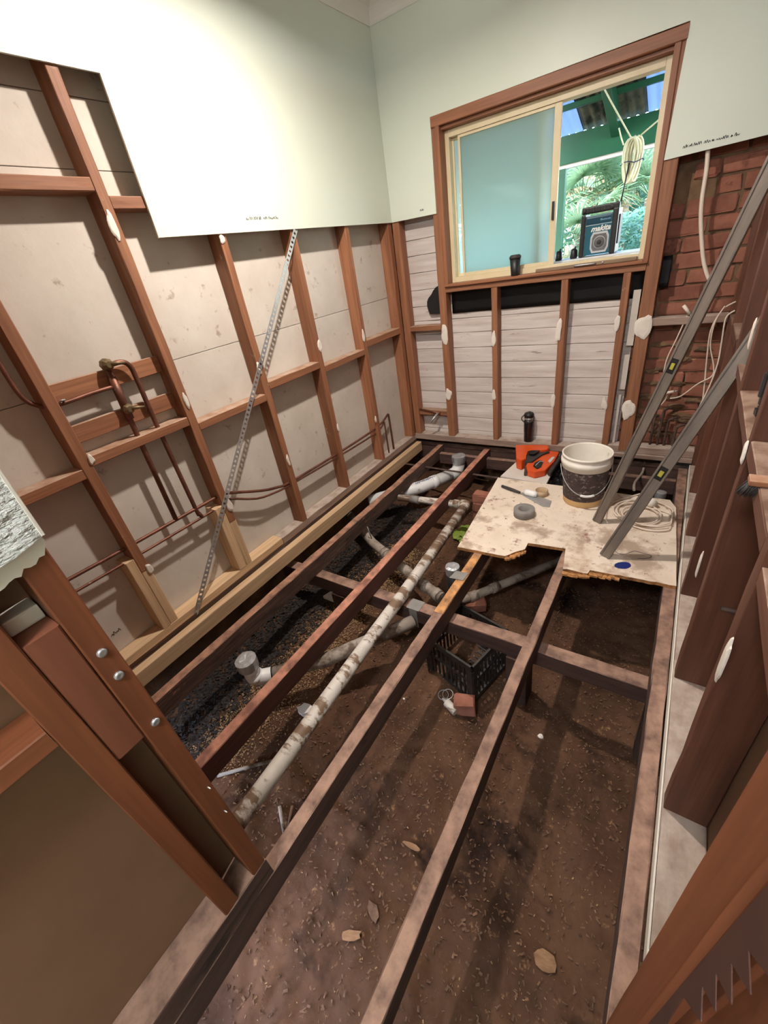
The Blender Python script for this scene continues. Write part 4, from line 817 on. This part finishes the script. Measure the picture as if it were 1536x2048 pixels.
# black handheld tool standing on a nogging
p = HX(1508, 818, 2.255); tl = thing('black_tool', 'black handheld tool with white lettering on a right wall nogging', 'tool', (2.26, p.y, 1.0205))
TM = Matrix.Translation((2.262, p.y + .02, 1.0215)) @ Matrix.Rotation(math.radians(-8), 4, 'X')
def tlb(nm, x0, x1, y0, y1, z0, z1, m, bev=.006, par=tl):
    bm = bmesh.new(); add_box(bm, x0, x1, y0, y1, z0, z1); bmesh.ops.bevel(bm, geom=bm.edges[:], offset=bev, segments=2, affect='EDGES'); return link(nm, bm2me(bm), par, TM, [m])
tlb('foot', .0, .05, -.03, .03, 0, .03, BLACKP); tb_ = tlb('case', .003, .047, -.026, .026, .028, .15, BLACKP, .01); tlb('clip', -.004, .003, -.01, .01, .06, .13, DGREY, .002)
scribble(tb_, 'white_lettering', [(0, .012), (.018, .012), (.034, .012), (.05, .012)], .014, CREAMW, TM @ Matrix.Translation((.018, -.0268, .13)) @ Matrix(((0, 1, 0, 0), (0, 0, -1, 0), (-1, 0, 0, 0), (0, 0, 0, 1))), 12, .0016)
# scrubbing brush overhanging a nogging
p = HX(1512, 960, 2.235); sb = thing('brush', 'worn wooden brush with dark bristles poking out of the right wall', 'brush', (2.27, p.y, p.z))
box('brush_back', 2.222, 2.32, p.y - .02, p.y + .02, 1.041, 1.054, W_STUD, sb, .003)
bm = bmesh.new(); rr = random.Random(9)
for i in range(60):
    x, y = rr.uniform(2.222, 2.25), p.y + rr.uniform(-.018, .018); add_tube(bm, [(x, y, 1.042), (x - .006 - rr.random() * .012, y + rr.uniform(-.004, .004), 1.012)], .0011, 4)
link('bristles', bm2me(bm), sb, None, [DGREY], kind='stuff')
a, b = HY(1442, 1216, -2.004), HY(1486, 1227, -2.006); tube('bolt', [a, a.lerp(b, .7), b], [.008, .009, .006], STEEL_D, wr, 8)
p = HX(1506, 668, XR); daub(wr, (XR - .001, p.y, p.z), 0, .010, .05, 81, CABLEW, -1)
# thin dark brown strip with a serrated edge, flat against the near jamb
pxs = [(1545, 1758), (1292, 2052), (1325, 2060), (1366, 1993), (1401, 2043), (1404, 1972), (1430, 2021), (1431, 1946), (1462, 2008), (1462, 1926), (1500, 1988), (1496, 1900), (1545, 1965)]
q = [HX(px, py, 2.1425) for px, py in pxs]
poly('serrated_strip', [(p.y, p.z) for p in q], .0009, mat('brown_serrated', (58, 34, 26), (74, 46, 36), (10, 10, 10), rough=.6), None, wallx(2.1425), label='thin dark strip with a serrated edge against the near door jamb', cat='saw')

# ------------------------------------------------------------ radio and bits on the outside ledge
rx, rz = 1.337, 1.411
ra = thing('radio', 'teal and black jobsite radio with a square speaker on the outside window ledge', 'radio', (rx + .1, .25, rz))
def rbx(nm, x0, x1, y0, y1, z0, z1, m, bev=.006, par=ra): return box(nm, rx + x0, rx + x1, y0, y1, rz + z0, rz + z1, m, par, bev)
bdy = rbx('body', .022, .185, .215, .33, .008, .215, TEAL)
rbx('corner_guard', .0, .026, .20, .345, .0, .225, BLACKP, .008); rbx('corner_guard', .172, .205, .20, .345, .0, .235, BLACKP, .008)
rbx('side_pad', .2052, .212, .23, .32, .05, .20, DGREY, .003)
rbx('top_bar', .0, .205, .205, .235, .226, .262, BLACKP, .008)
for i in range(4): rbx('bar_fin', .035 + i * .03, .041 + i * .03, .2, .206, .232, .256, DGREY, .002)
for x in (.015, .165): lathe('bar_knob', [(0, .006), (.010, .006), (.012, 0)], DGREY, ra, Matrix.Translation((rx + x, .203, rz + .245)) @ Matrix.Rotation(math.pi / 2, 4, 'X'), 14)
rbx('display_strip', .03, .165, .2125, .216, .172, .205, mat('dark_teal', (14, 66, 82), rough=.3), .002, bdy)
rbx('trim_line', .024, .172, .2135, .216, .164, .167, LGREY, .0005, bdy); rbx('trim_line', .024, .027, .2135, .216, .01, .215, LGREY, .0005, bdy)
oc = [(-.052, -.03), (-.04, -.055), (.04, -.055), (.052, -.03), (.052, .03), (.04, .055), (-.04, .055), (-.052, .03)]
SM = Matrix.Translation((rx + .112, .2125, rz + .072)) @ wally(0)
sf = poly('speaker_frame', [(a * .98, b) for a, b in oc], .006, LGREY, ra, SM)
poly('speaker_grille', [(a * .8, b * .8) for a, b in oc], .003, CONE, ra, Matrix.Translation((0, -.003, 0)) @ SM)
for rr_, m_ in ((.034, LGREY), (.031, CONE), (.013, DGREY)): 
    lathe('speaker_cone', [(0, .0035 - rr_ * .05), (rr_ - .001, .0035 - rr_ * .05), (rr_, -.004)], m_, sf, Matrix.Translation((0, -.0035 - (.034 - rr_) * .08, 0)) @ Matrix.Translation((rx + .112, .2125, rz + .072)) @ Matrix.Rotation(math.pi / 2, 4, 'X'), 24)
TXY = Matrix(((1, 0, 0, 0), (0, 0, -1, 0), (0, 1, 0, 0), (0, 0, 0, 1)))
link('brand_lettering', text_mesh('makita', .040, .35, .0008, .0012), bdy, Matrix.Translation((rx + .112, .2135, rz + .144)) @ TXY, [CREAMW])
link('small_lettering', text_mesh('Bluetooth', .014, 0, .0006), bdy, Matrix.Translation((rx + .135, .2118, rz + .188)) @ TXY, [mat('pale_blue_print', (150, 200, 236), rough=.5)])
tube('antenna', [(rx + .19, .30, rz + .22), (rx + .215, .30, rz + .44)], .004, BLACKP, ra, 8)
ra.matrix_basis = WM[ra] @ Matrix.Diagonal((1.1, 1.1, 1.09, 1))
for (px, py, lab) in ((1147, 512, 'small black gadget on the ledge left of the radio'), (1117, 520, 'black bit partly hidden behind the window stile')):
    p = HY(px, py, .24); g_ = thing('black_gadget', lab, 'gadget', (p.x, .24, 1.411))
    lathe('dial', [(0, 0), (.022, 0), (.026, .012), (.022, .05), (.012, .06), (0, .061)], BLACKP, g_, Matrix.Translation((p.x, .24, 1.411)), 16); tube('stalk', [(p.x, .24, 1.46), (p.x + .012, .235, 1.482)], .006, DGREY, g_, 8)

# ------------------------------------------------------------ veranda
ve = thing('veranda_roof', 'green painted veranda frame with corrugated roof sheets outside the window', 'roof', (1.0, 1.5, 2.4))
tbox('fascia_beam', -3.5, 4.5, 2.30, 2.345, 2.155, 2.385, VGREEN, ve, .0003)
def rz_(y): return 2.405 + .34 * (2.33 - y)
for x in (-.35, 1.16, 2.4): timber('rafter', (x, 2.295, rz_(2.295) - .09), (x, .3, rz_(.3) - .09), .075, .12, VGREEN, ve, jit=.0003)
for y in (1.93, 1.45, .95, .5): timber('purlin', (-3.5, y, rz_(y) - .012), (4.5, y, rz_(y) - .012), .05, .04, VGREEN, ve, jit=.0003)
box('gutter', -3.5, 4.5, 2.35, 2.42, 2.125, 2.165, GUTTER, ve, .004, label='white gutter edge')
def corr(x0, x1, m, label):
    bm = bmesh.new(); n = int((x1 - x0) / .0127); ys = [2.42 - .3 * j for j in range(8)]; rows = []
    for i in range(n + 1):
        x = x0 + (x1 - x0) * i / n; z = .010 * math.sin(2 * math.pi * x / .076); rows.append([bm.verts.new((x, y, rz_(y) + .022 + z)) for y in ys])
    for a, b in zip(rows, rows[1:]):
        for j in range(len(ys) - 1): bm.faces.new((a[j], b[j], b[j + 1], a[j + 1])).smooth = True
    return link('corrugated_sheet', bm2me(bm), ve, None, [m], label)
corr(-3.5, -.6, ROOFDK, None); corr(-.6, .86, ROOFCLR, 'clear corrugated sheet'); corr(.84, 1.40, ROOFDK, 'leaf-stained corrugated sheet'); corr(1.38, 2.2, ROOFCLR, 'clear corrugated sheet'); corr(2.18, 4.5, ROOFDK, None)
tbox('post', .63, .71, 2.35, 2.43, -.3, 2.15, VGREEN, ve, .0003, label='green veranda post')
# rope hank
rp_ = thing('rope_hank', 'cream rope hank hanging outside the window above the radio', 'rope', (1.49, 1.0, 2.08))
rr = random.Random(3); bm = bmesh.new()
for i in range(20):
    a = rr.uniform(-1, 1); d = rr.uniform(-1, 1); wv = .042 + .016 * rr.random(); pts = []
    for k in range(21):
        t = 2 * math.pi * k / 20; pts.append((1.49 + a * .03 + math.cos(t) * wv * (.75 + .25 * math.sin(t)) , 1.0 + d * .035 + .01 * math.sin(3 * t + i), 1.955 + math.sin(t) * (.125 + .01 * rr.random())))
    add_tube(bm, pts, .0065, 6, False)
link('loops', bm2me(bm), rp_, None, [ROPE])
tube('binding', [(1.49 + .074 * math.cos(t * .5), 1.0 + .055 * math.sin(t * .5), 1.945 + .008 * math.sin(t * 1.7)) for t in range(14)], .003, mat('navy_cord', (40, 46, 84), rough=.8), rp_, 6)
for i, (a, b) in enumerate((((1.47, 1.0, 2.08), (1.13, .98, 2.60)), ((1.51, 1.0, 2.08), (1.72, 1.02, 2.22)), (tuple(HY(1247, 290, 1.3)), tuple(HY(1238, 256, 1.3))))):
    tube('suspension_line', [a, Vector(a).lerp(Vector(b), .5) + Vector((0, 0, -.006)), b], .0055, ROPE, rp_, 6)
# ------------------------------------------------------------ garden
box('floor_garden', -9, 9, .25, 16, -.6, -.3, DIRT, None, 0, label='garden ground outside the house', kind='structure')
def fan_mesh(seed, n=26, L=.5):
    rr = random.Random(seed); bm = bmesh.new(); add_tube(bm, [(0, 0, 0), (.18, 0, .03), (.36, 0, .02)], .006, 5)
    for i in range(n):
        a = math.radians(-125 + 250 * i / (n - 1)); l = L * (.75 + .25 * math.cos(a * .6)) * rr.uniform(.9, 1.05); c, s = math.cos(a), math.sin(a); w_ = .013; prev = None
        for k in range(5):
            t = k / 4; r = l * t; z = .02 + .05 * t - .26 * l * t ** 3 * rr.uniform(.8, 1.6); ww = w_ * (.5 + 1.2 * t) if t < .6 else w_ * 1.25 * (1 - t) / .4 + .0008
            A_ = bm.verts.new((.36 + c * r - s * ww, s * r + c * ww, z)); M_ = bm.verts.new((.36 + c * r, s * r, z + .006)); B_ = bm.verts.new((.36 + c * r + s * ww, s * r - c * ww, z))
            if prev: bm.faces.new((prev[0], prev[1], M_, A_)); bm.faces.new((prev[1], prev[2], B_, M_))
            prev = (A_, M_, B_)
    return bm2me(bm)
FANS = [fan_mesh(i) for i in range(3)]; FANSD = [f.copy() for f in FANS]
for f in FANS: f.materials.append(LEAF)
for f in FANSD: f.materials.append(LEAFD)
palms = (((1165, 395), 3.9, 13, 'fan palm with drooping blue-green fronds behind the radio'), ((1300, 395), 4.3, 13, 'bright green fan palm at the right edge of the window opening'), ((1185, 345), 5.2, 14, 'fan palm with dry hanging fronds under the veranda beam'), ((1140, 490), 3.4, 10, 'low light green fan palm beside the veranda post'), ((1255, 350), 5.6, 13, 'tall fan palm behind the rope hank'), ((1090, 380), 4.8, 12, 'fan palm seen dimly behind the frosted pane'))
for i, ((px, py), y, n, lab) in enumerate(palms):
    c = HY(px, py, y); t = thing('fan_palm', lab, 'palm', (c.x, c.y, -.3), 'fan palms in the garden'); rr = random.Random(i + 50)
    tube('trunk', [(c.x + .1, c.y, -.3), (c.x + .03, c.y, (c.z - .3) / 2), (c.x, c.y, c.z)], [.09, .07, .06], TRUNK, t, 10)
    for k in range(n):
        az = 2 * math.pi * k / n + rr.uniform(-.3, .3); el = rr.uniform(-.55, .95); dry = (i == 2 and el < .3) or el < -.3
        link('frond', (FANSD if dry else FANS)[k % 3], t, Matrix.Translation(c) @ Matrix.Rotation(az, 4, 'Z') @ Matrix.Rotation(-el, 4, 'Y') @ Matrix.Rotation(rr.uniform(-.6, .6), 4, 'X') @ Matrix.Scale(rr.uniform(.8, 1.1), 4))
def shrub(c, r, n, seed, lab, ls=.05, flat=.8):
    rr = random.Random(seed); t = thing('shrub', lab, 'shrub', (c[0], c[1], -.3), 'shrubs in the garden'); bm = bmesh.new()
    for _ in range(n):
        d = Vector((rr.gauss(0, 1), rr.gauss(0, 1), rr.gauss(0, 1))).normalized() * r * rr.uniform(.55, 1) ** .5; d.z *= flat; p = Vector(c) + d
        u = Vector((rr.gauss(0, 1), rr.gauss(0, 1), rr.gauss(0, .6))).normalized(); v = u.orthogonal().normalized(); s = ls * rr.uniform(.6, 1.2)
        bm.faces.new([bm.verts.new(q) for q in (p - u * s, p + v * s * .4, p + u * s, p - v * s * .4)])
    me = bpy.data.meshes.new('f'); bm.to_mesh(me); bm.free(); link('foliage', me, t, None, [LEAF2]); tube('stem', [(c[0], c[1], -.32), (c[0] + .03, c[1], c[2])], [.05, .03], TRUNK, t, 8)
c = HY(1275, 455, 3.2); shrub((c.x, c.y, c.z - .25), .55, 5000, 1, 'dense blue-green shrub right of the radio', .035)
shrub((.0, 7.2, 1.2), 1.7, 9000, 2, 'tall dark shrub at the back of the garden on the left', .08); shrub((2.1, 7.6, 1.4), 1.9, 9000, 3, 'tall dark shrub at the back of the garden on the right', .08); shrub((-2.6, 7.4, 1.2), 1.8, 6000, 4, 'tall shrub at the far left of the garden behind the frosted pane', .09)
shrub((.95, 6.6, 1.0), 1.0, 6000, 6, 'leafy shrub between the palms in the garden', .06); shrub((.75, 4.4, .6), .6, 4000, 7, 'low shrub under the palms behind the radio', .045)
